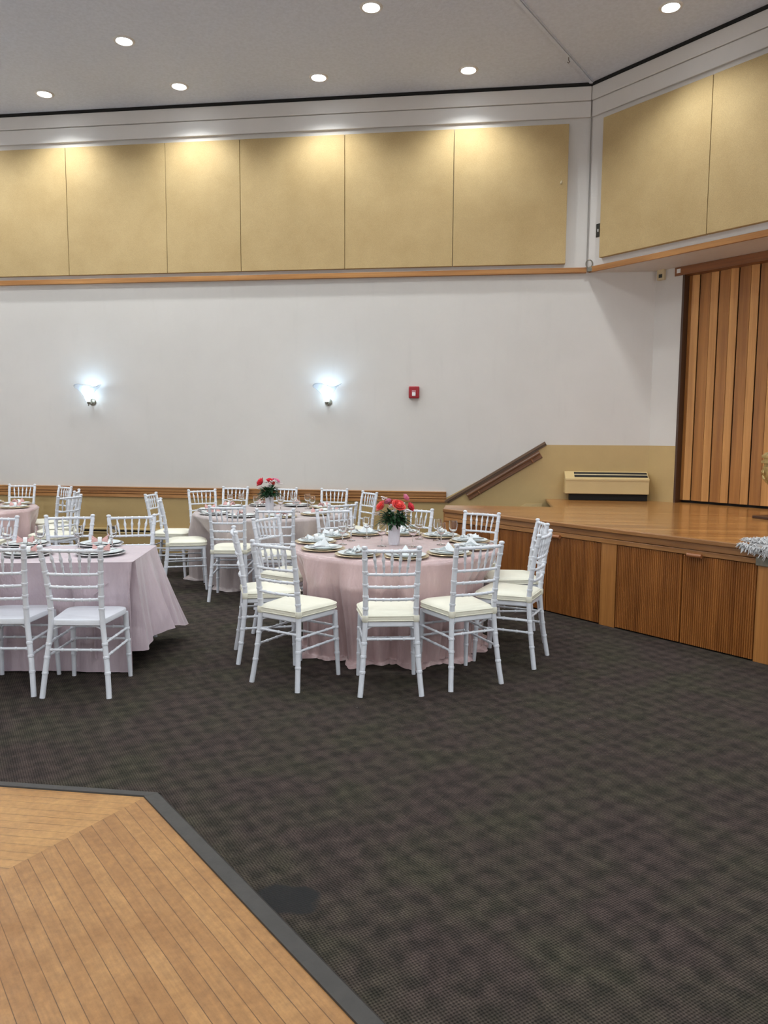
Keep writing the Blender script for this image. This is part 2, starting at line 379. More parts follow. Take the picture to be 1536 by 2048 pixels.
# cornices
def cornice_profile(mb, x0, x1, T):
    # local x along wall, local y: negative = into the room
    mb.box(x0, x1, -.045, 0, 5.42, 5.575, T); mb.box(x0, x1, -.032, 0, 5.24, 5.415, T)
mb = MB(); cornice_profile(mb, XL, CX - .02, Matrix.Translation((0, WY, 0))); struct('trim_cornice_back', mb, M['white'], smooth=False, bevel=.006)
mb = MB(); cornice_profile(mb, .02, Ln, D); struct('trim_cornice_diagonal', mb, M['white'], smooth=False, bevel=.006)
struct('trim_ceiling_gap_back', MB().box(XL, CX, WY - .055, WY, 5.58, 5.609), M['gap'], smooth=False)
struct('trim_ceiling_gap_diagonal', MB().box(0, Ln, -.055, 0, 5.58, 5.609, D), M['gap'], smooth=False)
struct('trim_corner_gap', MB().box(CX - .014, CX - .005, WY - .012, WY, SOF + .08, 5.24), simple('grey_joint', srgb(138, 134, 128), .7), smooth=False)
# ceiling batten from the corner
bx = Matrix.Translation((CX, WY, CEIL)) @ Matrix.Rotation(math.atan2(-1.82, -.93), 4, 'Z')
mb = MB(); mb.box(.05, 5.5, -.018, .018, -.014, 0, bx); mb.box(.05, 5.5, .026, .034, -.008, 0, bx)
struct('trim_ceiling_batten', mb, M['ceiling'], smooth=False)
# oak ledge below the fabric panels
mb = MB(); mb.box(XL, CX - .015, WY - .05, WY, 3.492, 3.553); struct('trim_ledge_back', mb, M['oak_x'], smooth=False, bevel=.004)
mb = MB(); mb.box(.03, Ln, -.022, 0, SOF - .004, SOF + .062, D); struct('trim_ledge_diagonal', mb, M['oak_45'], smooth=False, bevel=.004)
# chair rail
mb = MB(); Tm = Matrix.Translation((0, WY, 0)); x1 = -.47
mb.box(XL, x1, -.042, 0, .878, .893, Tm); mb.box(XL, x1, -.030, 0, .838, .878, Tm); mb.box(XL, x1, -.020, 0, .826, .838, Tm)
mb.box(XL, x1, -.034, 0, .806, .824, Tm); mb.box(XL, x1, -.020, 0, .798, .806, Tm); mb.box(XL, x1, -.032, 0, .758, .797, Tm)
struct('trim_chair_rail', mb, M['oak_x'], smooth=False, bevel=.003)

# ------------------------------------------------------------------ fabric panels
gp = 'tan fabric panels high on the walls'
pn = [(-9.3, -8.05), (-8.05, -6.75), (-6.75, -5.33), (-5.33, -4.01), (-4.01, -3.05), (-3.05, -1.743), (-1.743, -.434), (-.434, .891)]
lab = [None, None, 'tan fabric wall panel at the left end of the long wall, cut by the frame', 'wide tan fabric wall panel above the left sconce, second from the left',
       'narrow tan fabric wall panel, third from the left on the long wall', 'tan fabric wall panel, fourth from the left, just left of the middle',
       'tan fabric wall panel above the right sconce, fifth from the left', 'last tan fabric wall panel on the long wall, beside the corner, with a small tear']
for (a, b_), lb in zip(pn, lab):
    if lb is None: continue
    mb = MB().box(a + .003, b_ - .003, WY - .05, WY - .002, 3.60, 5.17)
    o = obj('fabric_panel', mb, M['burlap'], smooth=False, bevel=.004); tag(o, lb, 'wall panel', gp)
dp = [(.195, 1.505, 'tan fabric panel on the angled wall over the stage, next to the corner'),
      (1.505, 2.85, 'tan fabric panel on the angled wall over the stage, cut by the right frame edge')]
for a, b_, lb in dp:
    o = obj('fabric_panel', MB().box(a + .003, b_ - .003, -.055, -.002, 3.63, 5.17, D), M['burlap'], smooth=False, bevel=.004); tag(o, lb, 'wall panel', gp)
o = obj('torn_fabric_flap', MB().add([(.80, 0, 4.50), (.825, 0, 4.50), (.83, 0, 4.53), (.815, -.006, 4.545), (.803, 0, 4.52)], [(0, 1, 2, 3, 4)], Matrix.Translation((0, WY - .052, 0))), M['plastic'], solid=.003)
tag(o, 'small torn pale scrap near the right edge of the last panel', 'scrap')

# ------------------------------------------------------------------ downlights
def downlight(x, y, label, watts, cone=150, blend=.55, first=[None]):
    if first[0] is None:
        t = thing('ceiling_downlight', label, 'ceiling light', (x, y, CEIL), 0, 'recessed ceiling downlights')
        obj('trim_ring', MB().lathe([(.075, -.001), (.083, -.012), (.098, -.012), (.108, -.004), (.110, 0), (.075, 0)], 32, closed=True), M['white'], t)
        obj('lens', MB().lathe([(.0005, -.004), (.05, -.010), (.074, -.006), (.0742, -.002), (.0005, -.002)], 32), M['lamp'], t, smooth='all')
        first[0] = t
    else: t = dup(first[0], (x, y, CEIL), 0, label)
    ld = bpy.data.lights.new('downlight_lamp', 'SPOT'); ld.energy = watts; ld.color = DOWN_COL; ld.spot_size = math.radians(cone); ld.spot_blend = blend; ld.shadow_soft_size = .06
    lo = bpy.data.objects.new('lamp_light', ld); C.objects.link(lo); lo.location = (x, y, CEIL - .03)
for x, y, l in [(-5.29, 8.84, 'lit recessed downlight at the far left of the row along the long wall'),
                (-3.61, 8.84, 'lit recessed downlight second from the left in the row along the long wall'),
                (-1.95, 8.82, 'lit recessed downlight above the fifth fabric panel, near the long wall'),
                (-.265, 8.85, 'lit recessed downlight of the long wall row closest to the corner'),
                (-3.77, 7.80, 'lit recessed downlight in the second row, upper left of the ceiling'),
                (-1.15, 7.50, 'lit recessed downlight at the top middle edge of the photo'),
                (1.65, 7.84, 'lit recessed downlight above the stage side, right of the ceiling batten')]:
    downlight(x, y, l, DOWN_W, 131, .75)
# further unseen downlights, added outside the picture for general light
for x, y in [(-7.0, 8.84), (-6.3, 7.6), (-7.2, 5.2), (-4.6, 5.2), (-2.0, 4.9), (.6, 5.2), (3.4, 5.9), (3.2, 3.4), (-6.2, 2.4), (-3.4, 2.2), (-.8, 2.0), (1.8, 2.2), (4.4, 1.5),
             (-5.0, -.6), (-1.8, -.8), (1.6, -.8), (-6.5, -3.6), (-2.0, -3.6), (2.6, -3.6)]:
    downlight(x, y, 'lit recessed downlight added outside the picture for general light', EXTRA_DOWN_W)

# ------------------------------------------------------------------ wall sconces
def sconce(x, z, label, copy=None):
    if copy: t = dup(copy, (x, WY, z), 0, label)
    else:
        t = thing('wall_sconce', label, 'wall lamp', (x, WY, z), 0, 'lit wall sconces')
        obj('back_plate', MB().lathe([(.001, 0), (.045, 0), (.045, .010), (.03, .018), (.001, .020)], 24, Matrix.Translation((0, 0, -.06)) @ Matrix.Rotation(PI / 2, 4, 'X')), M['zinc'], t)
        obj('arm', MB().tube([(0, -.01, -.06), (0, -.05, -.09), (0, -.10, -.085), (0, -.11, -.05)], .008), M['zinc'], t)
        obj('finial', MB().lathe([(.001, -.115), (.010, -.105), (.006, -.09), (.018, -.08), (.022, -.065), (.001, -.06)], 16, Matrix.Translation((0, -.11, 0))), M['zinc'], t)
        def sh(u, v):
            a = 2 * PI * u; r = .03 + .145 * v ** 1.5 * (1 + .10 * v * math.cos(3 * a + .6)); z_ = -.06 + .20 * v ** .8 + .022 * v * v * math.cos(3 * a)
            return (r * math.cos(a), -.125 + r * math.sin(a) * .60, z_)
        obj('glass_shade', MB().grid(sh, 48, 14, wrapu=True), M['shade'], t, smooth='all', solid=.004)
        obj('bulb', MB().lathe([(.001, -.045), (.02, -.035), (.034, .0), (.042, .035), (.036, .065), (.015, .085), (.001, .088)], 20, Matrix.Translation((0, -.125, 0))), M['bulb'], t, smooth='all')
    ld = bpy.data.lights.new('sconce_lamp', 'POINT'); ld.energy = SCONCE_W; ld.color = (.42, .70, 1); ld.shadow_soft_size = .05
    lo = bpy.data.objects.new('lamp_light', ld); C.objects.link(lo); lo.location = (x, WY - .17, z + .12)
    return t
s0 = sconce(-1.955, 2.05, 'lit glass wall sconce on the white wall, left of the red fire alarm')
sconce(-5.09, 2.05, 'lit glass wall sconce on the left part of the white wall', s0)
# unseen sconces added on the other walls to brighten the ceiling
for x, y, a in [(XL, 6.5, 90), (XL, 3.0, 90), (XL, -.5, 90), (XR, 3.4, -90), (XR, 0.2, -90), (XR, -3.2, -90), (-7, YB, 180), (-3.5, YB, 180), (0, YB, 180), (3.5, YB, 180)]:
    a = math.radians(a); t = dup(s0, (x, y, 2.05), a, 'glass wall sconce added outside the picture to brighten the ceiling', 'added wall sconces outside the picture')
    ld = bpy.data.lights.new('sconce_lamp', 'POINT'); ld.energy = EXTRA_SCONCE_W; ld.color = (.88, .95, 1); ld.shadow_soft_size = .1
    lo = bpy.data.objects.new('lamp_light', ld); C.objects.link(lo); lo.location = (x + math.sin(a) * .15, y - math.cos(a) * .15, 2.32)

# ------------------------------------------------------------------ small fixtures
t = thing('fire_alarm', 'red fire alarm strobe mounted on the white wall', 'fire alarm', (-.881, WY, 2.109))
obj('housing', MB().box(-.064, .064, -.055, 0, -.073, .073), M['red'], t, bevel=.012)
obj('strobe', MB().box(-.022, .022, -.066, -.054, -.045, .0), M['lens'], t, bevel=.004)
obj('grille', MB().box(-.024, .024, -.060, -.054, .010, .018), M['lens'], t, smooth=False)
t = thing('wall_sensor', 'small beige wall sensor box high in the stage recess corner', 'sensor', (0, 0, 0)); t.matrix_world = D3 @ Matrix.Translation((.085, 0, 3.45))
obj('housing', MB().box(-.045, .045, -.045, 0, -.068, .068), M['plastic'], t, bevel=.006)
obj('display', MB().box(-.018, .025, -.048, -.045, -.045, -.005), M['plate_dark'], t, smooth=False)
t = thing('switch_plate', 'dark switch plate on the textured strip beside the angled fabric panel', 'switch', (0, 0, 0)); t.matrix_world = D @ Matrix.Translation((.145, 0, 3.955))
obj('plate', MB().box(-.036, .036, -.008, 0, -.075, .075), M['plate_dark'], t, smooth=False, bevel=.003)
obj('screw', MB().lathe([(.001, -.011), (.008, -.010), (.008, -.008)], 10, Matrix.Translation((0, -.0005, .045)) @ Matrix.Rotation(-PI / 2, 4, 'X') @ Matrix.Translation((0, 0, .02))), M['lens'], t)
obj('toggle', MB().box(-.006, .006, -.02, -.008, -.02, .01), M['lens'], t, smooth=False)
t = thing('cable_hook', 'metal cable loop and bracket at the corner end of the oak ledge', 'hook', (CX + .01, WY - .06, 3.56))
obj('ring', MB().tube([(.045 * math.cos(a) * .8, 0, .045 * math.sin(a) + .03) for a in [2 * PI * i / 24 for i in range(25)]], .007, 8), M['zinc'], t)
obj('bracket', MB().box(-.02, .07, -.012, .02, -.06, -.01), M['zinc'], t, bevel=.004)
t = thing('ceiling_hook', 'tiny metal hook hanging from the ceiling batten near the corner', 'hook', (.80, 8.67, CEIL - .014))
obj('hook', MB().tube([(0, 0, 0), (0, 0, -.03), (.012, 0, -.045), (.0, 0, -.06), (-.012, 0, -.048)], .004), M['latch'], t)

# ------------------------------------------------------------------ heaters
t = thing('baseboard_heater', 'long low beige baseboard heater along the long wall behind the tables', 'heater', (XL + .3, WY, 0))
L_ = 8.3
obj('cover', MB().box(0, L_, -.075, -.066, .04, .295), M['beige'], t, smooth=False, bevel=.003)
obj('top_cap', MB().box(0, L_, -.06, 0, .325, .345), M['cream'], t, smooth=False, bevel=.003)
obj('fins', MB().box(0, L_, -.055, -.01, .06, .315), M['gap'], t, smooth=False)
obj('lip', MB().box(0, L_, -.082, -.064, .285, .300), M['cream'], t, smooth=False, bevel=.003)
t = thing('convector_heater', 'cream convector heater mounted on the wall above the stage floor', 'heater', (.95, WY, .885))
Wd = .965; dpt = .17
XP = Matrix(((0, 0, 1, 0), (1, 0, 0, 0), (0, 1, 0, 0), (0, 0, 0, 1)))      # profile (y, z) extruded along x
obj('cabinet', MB().prism([(-.17, .02), (-.17, .195), (-.160, .206), (-.03, .279), (0, .279), (0, .02)], 0, Wd, XP), M['cream'], t, smooth=False, bevel=.004)
obj('vent_slot', MB().prism([(-.140, .214), (-.048, .266), (-.050, .2715), (-.142, .2195)], .11, Wd - .012, XP), M['gap'], t, smooth=False)
obj('vent_bar', MB().prism([(-.104, .236), (-.090, .244), (-.092, .2515), (-.106, .2435)], .11, Wd - .012, XP), M['plastic'], t, smooth=False)
obj('front_lip', MB().prism([(-.176, .178), (-.176, .198), (-.164, .206), (-.160, .196), (-.168, .178)], 0, Wd, XP), M['cream'], t, smooth=False)
obj('plinth_gap', MB().box(.06, Wd - .01, -dpt + .03, -.01, -.058, .02), M['gap'], t, smooth=False)

# ------------------------------------------------------------------ sloping rail boards by the stairs
a0 = Vector((-.49, 0, .781)); a1 = Vector((.708, 0, 1.519)); ang = math.atan2(a1.z - a0.z, a1.x - a0.x); Lr = (a1 - a0).length
Ts = Matrix.Translation((a0.x, WY, a0.z)) @ Matrix.Rotation(-ang, 4, 'Y')
mb = MB(); mb.box(0, Lr, -.040, 0, -.030, .0, Ts); mb.box(.02, Lr, -.022, 0, -.052, -.030, Ts)
struct('trim_stair_cap', mb, M['dark_cap'], smooth=False, bevel=.003)
t = thing('handrail', 'brown sloping wooden handrail board on the wall beside the stage stairs', 'handrail', (0, 0, 0)); t.matrix_world = Ts
mb = MB(); mb.box(.27, 1.29, -.020, 0, -.155, -.055); mb.box(.27, 1.29, -.030, -.018, -.095, -.075); mb.box(.27, 1.29, -.028, -.018, -.150, -.125)
obj('backing_board', mb, M['rail_slope'], t, smooth=False, bevel=.003)
obj('rail', MB().tube([(.28, -.075, -.085), (1.28, -.075, -.085)], .019, 12), M['rail_slope'], t)
for k in (.42, 1.16):
    obj('bracket', MB().tube([(k, -.018, -.13), (k, -.05, -.145), (k, -.075, -.13), (k, -.075, -.10)], .008), M['brass'], t)

# ------------------------------------------------------------------ stage
DS = DIAG(SF, -.40)      # local x from the left corner along the front
st = thing('stage', 'raised wooden stage with polished strip floor and reeded cupboard doors', 'stage', (0, 0, 0))
deck = [(-.42, SF + .42 + .01), (-.42, 8.26), (.74, 8.26), (.74, WY), (1.93, WY), (2.18, 9.12), (2.32, 9.26), (6.2, 5.38), (3.6, SF - 3.6 + .01)]
def inset(poly, d): return poly
obj('deck', MB().prism([(x, y) for x, y in deck], DK - .028, DK), M['deck'], st, smooth=False)
Ls = 5.4
def sp(x0, x1, y0, y1, z0, z1): return MB().box(x0, x1, y0, y1, z0, z1, DS)
obj('nosing', sp(-.02, Ls, -.022, .03, DK - .034, DK + .001), M['fascia'], st, smooth=False, bevel=.006)
mb = sp(0, Ls, -.004, .03, DK - .085, DK - .034); mb.box(0, Ls, -.014, .03, DK - .125, DK - .088, DS)
obj('fascia', mb, M['fascia'], st, smooth=False, bevel=.003)
obj('inner_frame', sp(0.01, Ls, .035, .07, 0, DK - .1), M['gap'], st, smooth=False)
# local x positions along the front (x world = -.4 + t*S2)
tt = lambda xw: (xw + .40) / S2
posts = [(0.0, .06), (tt(-.36), tt(-.30)), (tt(.978), tt(1.085)), (tt(1.905), tt(2.01)), (tt(2.83), tt(2.93))]
posts[1] = (tt(.06), tt(.145))
doors = [(tt(-.35), tt(.055), 0), (tt(.15), tt(.562), 0), (tt(.567), tt(.975), 1), (tt(1.088), tt(1.498), 0), (tt(1.503), tt(1.902), 1), (tt(2.015), tt(2.42), 0), (tt(2.425), tt(2.825), 1)]
for a, b_ in posts:
    obj('post', sp(a, b_, -.002, .035, 0, DK - .125), M['post'], st, smooth=False, bevel=.002)
def reeded(a, b_, z0, z1):
    n = int(round((b_ - a) / .0165)); wr = (b_ - a) / n; mb = MB(); vs = []; prof = []
    for i in range(n):
        for q, dy in ((0.0, .006), (.10, .001), (.3, -.003), (.5, -.0045), (.7, -.003), (.9, .001)): prof.append((a + (i + q) * wr, dy))
    prof.append((b_, .006)); m = len(prof)
    for z in (z0, z1): vs += [(x, y, z) for x, y in prof]
    vs += [(x, .03, z) for z in (z0, z1) for x, y in prof]
    fs = [(i, i + 1, m + i + 1, m + i) for i in range(m - 1)] + [(2 * m + i, 3 * m + i, 3 * m + i + 1, 2 * m + i + 1) for i in range(m - 1)]
    fs += [(m + i, m + i + 1, 3 * m + i + 1, 3 * m + i) for i in range(m - 1)] + [(i + 1, i, 2 * m + i, 2 * m + i + 1) for i in range(m - 1)]
    fs += [(0, m, 3 * m, 2 * m), (m - 1, 3 * m - 1, 4 * m - 1, 2 * m - 1)]
    return mb.add(vs, fs, DS)
for a, b_, hd in doors:
    d = obj('door', reeded(a + .002, b_ - .002, .012, DK - .13), M['bead'], st)
    if hd:
        mb = MB(); mb.tube([(a + .05, -.030, DK - .125), (a + .165, -.030, DK - .125)], .017, 12, DS); mb.tube([(a + .07, 0, DK - .128), (a + .07, -.03, DK - .128)], .008, 8, DS); mb.tube([(a + .145, 0, DK - .128), (a + .145, -.03, DK - .128)], .008, 8, DS)
        obj('handle', mb, M['handle'], d)
obj('latch', sp(tt(.90), tt(.985), -.010, .0, DK - .125, DK - .085), M['latch'], st, smooth=False, bevel=.002)
hp = sp(tt(1.90), tt(2.02), -.022, -.012, DK - .135, DK - .075); obj('hinge_plate', hp, M['zinc'], st, smooth=False, bevel=.002)
obj('side_panel', MB().box(-.42, -.40, 7.86, 8.26, 0, DK - .03), M['post'], st, smooth=False)
obj('stairwell_panel', MB().box(-.42, .74, 8.24, 8.26, 0, DK - .03), M['post'], st, smooth=False)
for k, s_ in enumerate([(-.42, .165), (-.13, .33), (.16, .495), (.45, .66)]):
    obj('stair_tread', MB().box(s_[0], .74, 8.26, WY, s_[1] - .165, s_[1]), M['stair'], st, smooth=False)
obj('stair_skirt', MB().prism([(-.42, .05), (-.42, .21), (.50, .76), (.70, .765), (.70, .70), (.52, .66), (-.30, .1)], 0, .012, Matrix(((1, 0, 0, 0), (0, 0, -1, WY - .003), (0, 1, 0, 0), (0, 0, 0, 1)))), M['cream'], st, smooth=False)

# ------------------------------------------------------------------ folding partition
DP = DIAG(11.44, 2.19)
pt = thing('folding_partition', 'brown wooden accordion partition at the back of the stage', 'partition', (0, 0, 0))
x = .0; k = 0
while x < 2.9:
    w1, w2 = .140, .082
    def leaf(x0, x1, y0, y1):
        mb = MB(); mb.add([(x0, y0, DK + .03), (x1, y1, DK + .03), (x1, y1 + .014, DK + .03), (x0, y0 + .014, DK + .03), (x0, y0, 3.40), (x1, y1, 3.40), (x1, y1 + .014, 3.40), (x0, y0 + .014, 3.40)],
                          [(0, 3, 2, 1), (4, 5, 6, 7), (0, 1, 5, 4), (1, 2, 6, 5), (2, 3, 7, 6), (3, 0, 4, 7)], DP); return mb
    obj('wide_leaf', leaf(x + .007, x + w1 - .0015, .012, -.010), M['leaf_wide'], pt, smooth=False, bevel=.0015)
    obj('narrow_leaf', leaf(x + w1 + .0015, x + w1 + w2 - .007, -.008, .016), M['leaf_narrow'], pt, smooth=False, bevel=.0015)
    x += w1 + w2 + .003; k += 1
obj('backing', MB().box(-.03, 3.0, .04, .06, DK, 3.42, DP), M['gap'], pt, smooth=False)
obj('jamb', MB().box(.346, .372, -.004, .13, DK, 3.44, D3), M['dark_base'], pt, smooth=False)
obj('header_rail', MB().box(-.02, 3.0, -.11, .02, 3.40, SOF - .002, DP), wood('header_walnut', srgb(96, 56, 26), srgb(140, 88, 46), rot=(0, 0, PI / 4)), pt, smooth=False)
o = obj('paper_label', MB().box(.005, .05, -.113, -.110, 3.43, 3.475, DP), M['lens'], pt, smooth=False); o['label'] = 'small white sticker'
# ------------------------------------------------------------------ urn and fur on the stage
t = thing('gilt_urn', 'gilded ornate urn on a dark base, cut by the right frame edge', 'urn', (2.735, 7.42, DK))
obj('base', MB().box(-.17, .17, -.17, .17, 0, .025, Matrix.Rotation(.5, 4, 'Z')), M['dark_base'], t, smooth=False, bevel=.004)
obj('stem', MB().lathe([(.10, .025), (.095, .05), (.05, .08), (.035, .16), (.04, .2), (.03, .22)], 24), M['gilt'], t)
pr = [(.03, .22), (.07, .235), (.105, .28), (.135, .34), (.16, .40), (.172, .45), (.175, .485), (.165, .49), (.165, .515), (.188, .52), (.19, .54), (.168, .545), (.168, .565), (.185, .57), (.188, .59), (.17, .60), (.16, .615), (.14, .62), (.13, .60), (.01, .59)]
body = obj('bowl', MB().lathe(pr, 40), M['gilt'], t)
mb = MB()
for k in range(10):
    a = 2 * PI * k / 10
    R_ = Matrix.Rotation(a, 4, 'Z') @ Matrix.Translation((.176, 0, .435)) @ Matrix.Rotation(PI / 2, 4, 'Y') @ Matrix.Rotation(.15, 4, 'X')
    mb.tube([((.028 - .0022 * i) * math.cos(i * .75), (.028 - .0022 * i) * math.sin(i * .75), 0) for i in range(12)], .006, 6, R_)
    mb.tube([(.03, .0, 0), (.06, .012, -.012), (.10, .0, -.035)], [.007, .010, .004], 6, R_)
obj('scroll_ornament', mb, M['gilt'], t)
rnd = random.Random(3)
mb = MB()
for i in range(2600):
    u = rnd.random(); tl = tt(1.80) + .03 + u * 1.0; q = rnd.random()
    edge = min(1, u * 5) ** .5
    if i % 3 == 0:      # hanging over the stage edge
        y = -.026; z = DK + .004 - rnd.random() * .055 * edge; d = Vector((rnd.uniform(-1, 1), rnd.uniform(-.9, -.2), rnd.uniform(-1, .5)))
    else:
        y = -.02 + q * .30 * edge + (1 - edge) * .05; z = DK + .012 + .012 * edge; d = Vector((rnd.uniform(-1, 1), rnd.uniform(-1, .5), rnd.uniform(.15, 1)))
    d = d.normalized() * rnd.uniform(.025, .048)
    p = Vector((tl, y, z)); m_ = p + d * .6 + Vector((0, 0, .004)); e = p + d + Vector((rnd.uniform(-.008, .008), -.002, -.010))
    if y > 0: e.z = max(e.z, DK + .003)
    mb.tube([p, m_, e], [.005, .0045, .0012], 4, DS)
mb.box(tt(1.86), tt(2.5), -.012, .22, DK + .001, DK + .014, DS)
o = obj('fur_throw', mb, M['fur']); tag(o, 'shaggy grey-white fur throw lying over the stage edge at right', 'fur throw')

# ------------------------------------------------------------------ dance floor
c0 = (-1.437, 2.975); tb = -1.115 / 1.085
e1 = (c0[0] + 4.6, c0[1] + 4.6 * -1.0)
mdir = (-.3827, -.9239)
mend = (c0[0] + mdir[0] * 5.5, c0[1] + mdir[1] * 5.5)
struct('floor_dance_left', MB().prism([c0, (XL + 2.5, c0[1]), (XL + 2.5, mend[1]), mend], 0, .006), M['dance_x'], smooth=False)
struct('floor_dance_right', MB().prism([c0, mend, (c0[0] + 4.0, mend[1]), (c0[0] + 4.0, c0[1] - 4.0)], 0, .006), M['dance_45'], smooth=False)
mb = MB(); T1_ = Matrix.Translation((c0[0], c0[1], 0))
mb.add([(-6, 0, 0), (.0, 0, 0), (.055, .050, 0), (-6, .040, 0), (-6, .004, .012), (.0, .004, .012), (.048, .040, .012), (-6, .030, .012)],
       [(0, 1, 5, 4), (1, 2, 6, 5), (2, 3, 7, 6), (3, 0, 4, 7), (4, 5, 6, 7)], T1_)
struct('trim_floor_edge_left', mb, M['rubber'], smooth=False)
T2_ = Matrix.Translation((c0[0], c0[1], 0)) @ Matrix.Rotation(-PI / 4, 4, 'Z')
mb = MB(); mb.add([(0, -.004, 0), (6, -.004, 0), (6, .062, 0), (.006, .070, 0), (0, -.002, .013), (6, -.002, .013), (6, .048, .013), (.008, .056, .013)],
                  [(0, 1, 5, 4), (1, 2, 6, 5), (2, 3, 7, 6), (3, 0, 4, 7), (4, 5, 6, 7)], T2_)
struct('trim_floor_edge_right', mb, M['rubber'], smooth=False)

# ------------------------------------------------------------------ chairs
def rings_tube(path, r, rings, n=10, amp=1.22, step=.02, hw=.006):
    """bamboo style turned bar: path is polyline, rings = arc lengths where a ring sits"""
    P = [Vector(p) for p in path]; seg = [(P[i + 1] - P[i]).length for i in range(len(P) - 1)]; tot = sum(seg)
    ts = set([0.0, tot])
    acc = 0
    for s_ in seg: acc += s_; ts.add(min(acc, tot))
    for q in rings:
        for d in (-hw * 1.4, -hw, 0, hw, hw * 1.4):
            if 0 < q + d < tot: ts.add(q + d)
    ts = sorted(ts); pts = []; rad = []
    for s_ in ts:
        a = s_
        for i, L0 in enumerate(seg):
            if a <= L0 + 1e-9 or i == len(seg) - 1: p = P[i].lerp(P[i + 1], min(1, a / L0)); break
            a -= L0
        k = max([1.0] + [amp if abs(s_ - q) <= hw + 1e-6 else 1.0 for q in rings])
        rv = r(s_ / tot) if callable(r) else r
        pts.append(p); rad.append(rv * k)
    return pts, rad
def smooth_path(pts, n=4):
    out = []
    P = [Vector(p) for p in pts]
    for i in range(len(P) - 1):
        p0 = P[max(i - 1, 0)]; p1 = P[i]; p2 = P[i + 1]; p3 = P[min(i + 2, len(P) - 1)]
        for k in range(n):
            t = k / n
            out.append(.5 * ((2 * p1) + (-p0 + p2) * t + (2 * p0 - 5 * p1 + 4 * p2 - p3) * t * t + (-p0 + 3 * p1 - 3 * p2 + p3) * t ** 3))
    out.append(P[-1]); return out
def build_chair(name, label, loc, rz, group, cush, th, fh):
    t = thing(name, label, 'chair', loc, rz, group)
    def postx(z): return (th if z > .5 else 0)
    def post_pts(s): return smooth_path([(s * fh, -.235, 0), (s * (fh - .018), -.205, .2), (s * .155, -.180, .44), (s * .154, -.190, .60), (s * (th * .4 + .155 * .6), -.212, .76), (s * th, -.240, .895)], 3)
    def post_at(s, z):
        P = post_pts(s)
        for i in range(len(P) - 1):
            if P[i].z <= z <= P[i + 1].z: return P[i].lerp(P[i + 1], (z - P[i].z) / (P[i + 1].z - P[i].z))
        return P[-1]
    cm = M['chair']
    for s in (-1, 1):
        pts, rad = rings_tube(post_pts(s), lambda q: .0165 if q < .8 else .0155, [.15, .245, .325, .54, .615, .69, .77, .85], 10, amp=1.16)
        mb = MB().tube(pts, rad, 10)
        top = pts[-1]
        mb.lathe([(.013, 0), (.011, .006), (.017, .012), (.0185, .018), (.016, .025), (.008, .029), (.001, .030)], 12, Matrix.Translation(top))
        obj('leg', mb, cm, t)
    for s in (-1, 1):
        pts, rad = rings_tube([(s * .184, .195, 0), (s * .178, .185, .20), (s * .170, .172, .435)], lambda q: .0135 + .005 * q, [.15, .245, .325], 10, amp=1.16)
        obj('leg', MB().tube(pts, rad, 10), cm, t)
    # crest and back rails, bowed slightly backwards
    for z, nm in ((.893, 'crest_rail'), (.748, 'back_rail'), (.67, 'back_rail'), (.592, 'back_rail')):
        a = post_at(-1, z); b_ = post_at(1, z); m_ = []
        for i in range(9):
            u = i / 8; p = a.lerp(b_, u); p = p + Vector((0, -.020 * (4 * u * (1 - u)), 0)); m_.append(p)
        Lr_ = (b_ - a).length
        pts, rad = rings_tube(m_, .0105 if nm == 'crest_rail' else .0088, [Lr_ * q for q in (.05, .2, .35, .5, .65, .8, .95)], 8, amp=1.25, hw=.005)
        obj(nm, MB().tube(pts, rad, 8), cm, t)
    for i in range(5):
        u = (i + 1) / 6
        a = post_at(-1, .748).lerp(post_at(1, .748), .5 + (u - .5) * .86) + Vector((0, -.018 * (4 * u * (1 - u)), 0))
        b_ = post_at(-1, .893).lerp(post_at(1, .893), u) + Vector((0, -.019 * (4 * u * (1 - u)), 0))
        prof = [(0, .0045), (.18, .006), (.30, .0085), (.33, .0105), (.37, .0085), (.48, .0075), (.55, .0095), (.62, .0115), (.66, .0125), (.70, .0095), (.85, .006), (1, .005)]
        prof = [(q, r_ * .92) for q, r_ in prof]
        obj('spindle', MB().tube([a.lerp(b_, q) for q, _ in prof], [r_ for _, r_ in prof], 8), cm, t)
    # seat: rounded trapezoid
    def seat_outline(e=0, n=8):
        pts = []
        cor = [(-.155 - e, -.185 - e), (.155 + e, -.185 - e), (.198 + e, .200 + e), (-.198 - e, .200 + e)]; rad = [.035, .035, .10, .10]
        for i, (cx, cy) in enumerate(cor):
            pv = Vector(cor[i - 1]) - Vector((cx, cy)); nx = Vector(cor[(i + 1) % 4]) - Vector((cx, cy)); r_ = rad[i]
            p0 = Vector((cx, cy)) + pv.normalized() * r_; p2 = Vector((cx, cy)) + nx.normalized() * r_
            for k in range(n): u = k / (n - 1); pts.append(tuple((1 - u) ** 2 * p0 + 2 * u * (1 - u) * Vector((cx, cy)) + u * u * p2))
        return pts
    o_ = seat_outline()
    def stack(layers):
        mb = MB(); vs = []; n = len(layers[0][0]); fs = []
        for pts, z in layers: vs += [(p[0], p[1], z + (p[2] if len(p) > 2 else 0)) for p in pts]
        for j in range(len(layers) - 1):
            for i in range(n): k = (i + 1) % n; fs.append((j * n + i, j * n + k, (j + 1) * n + k, (j + 1) * n + i))
        fs.append(tuple(range(n))[::-1]); fs.append(tuple((len(layers) - 1) * n + i for i in range(n))); return mb.add(vs, fs)
    def sc_(pts, f, e=0): return [(p[0] * f, p[1] * f) for p in pts]
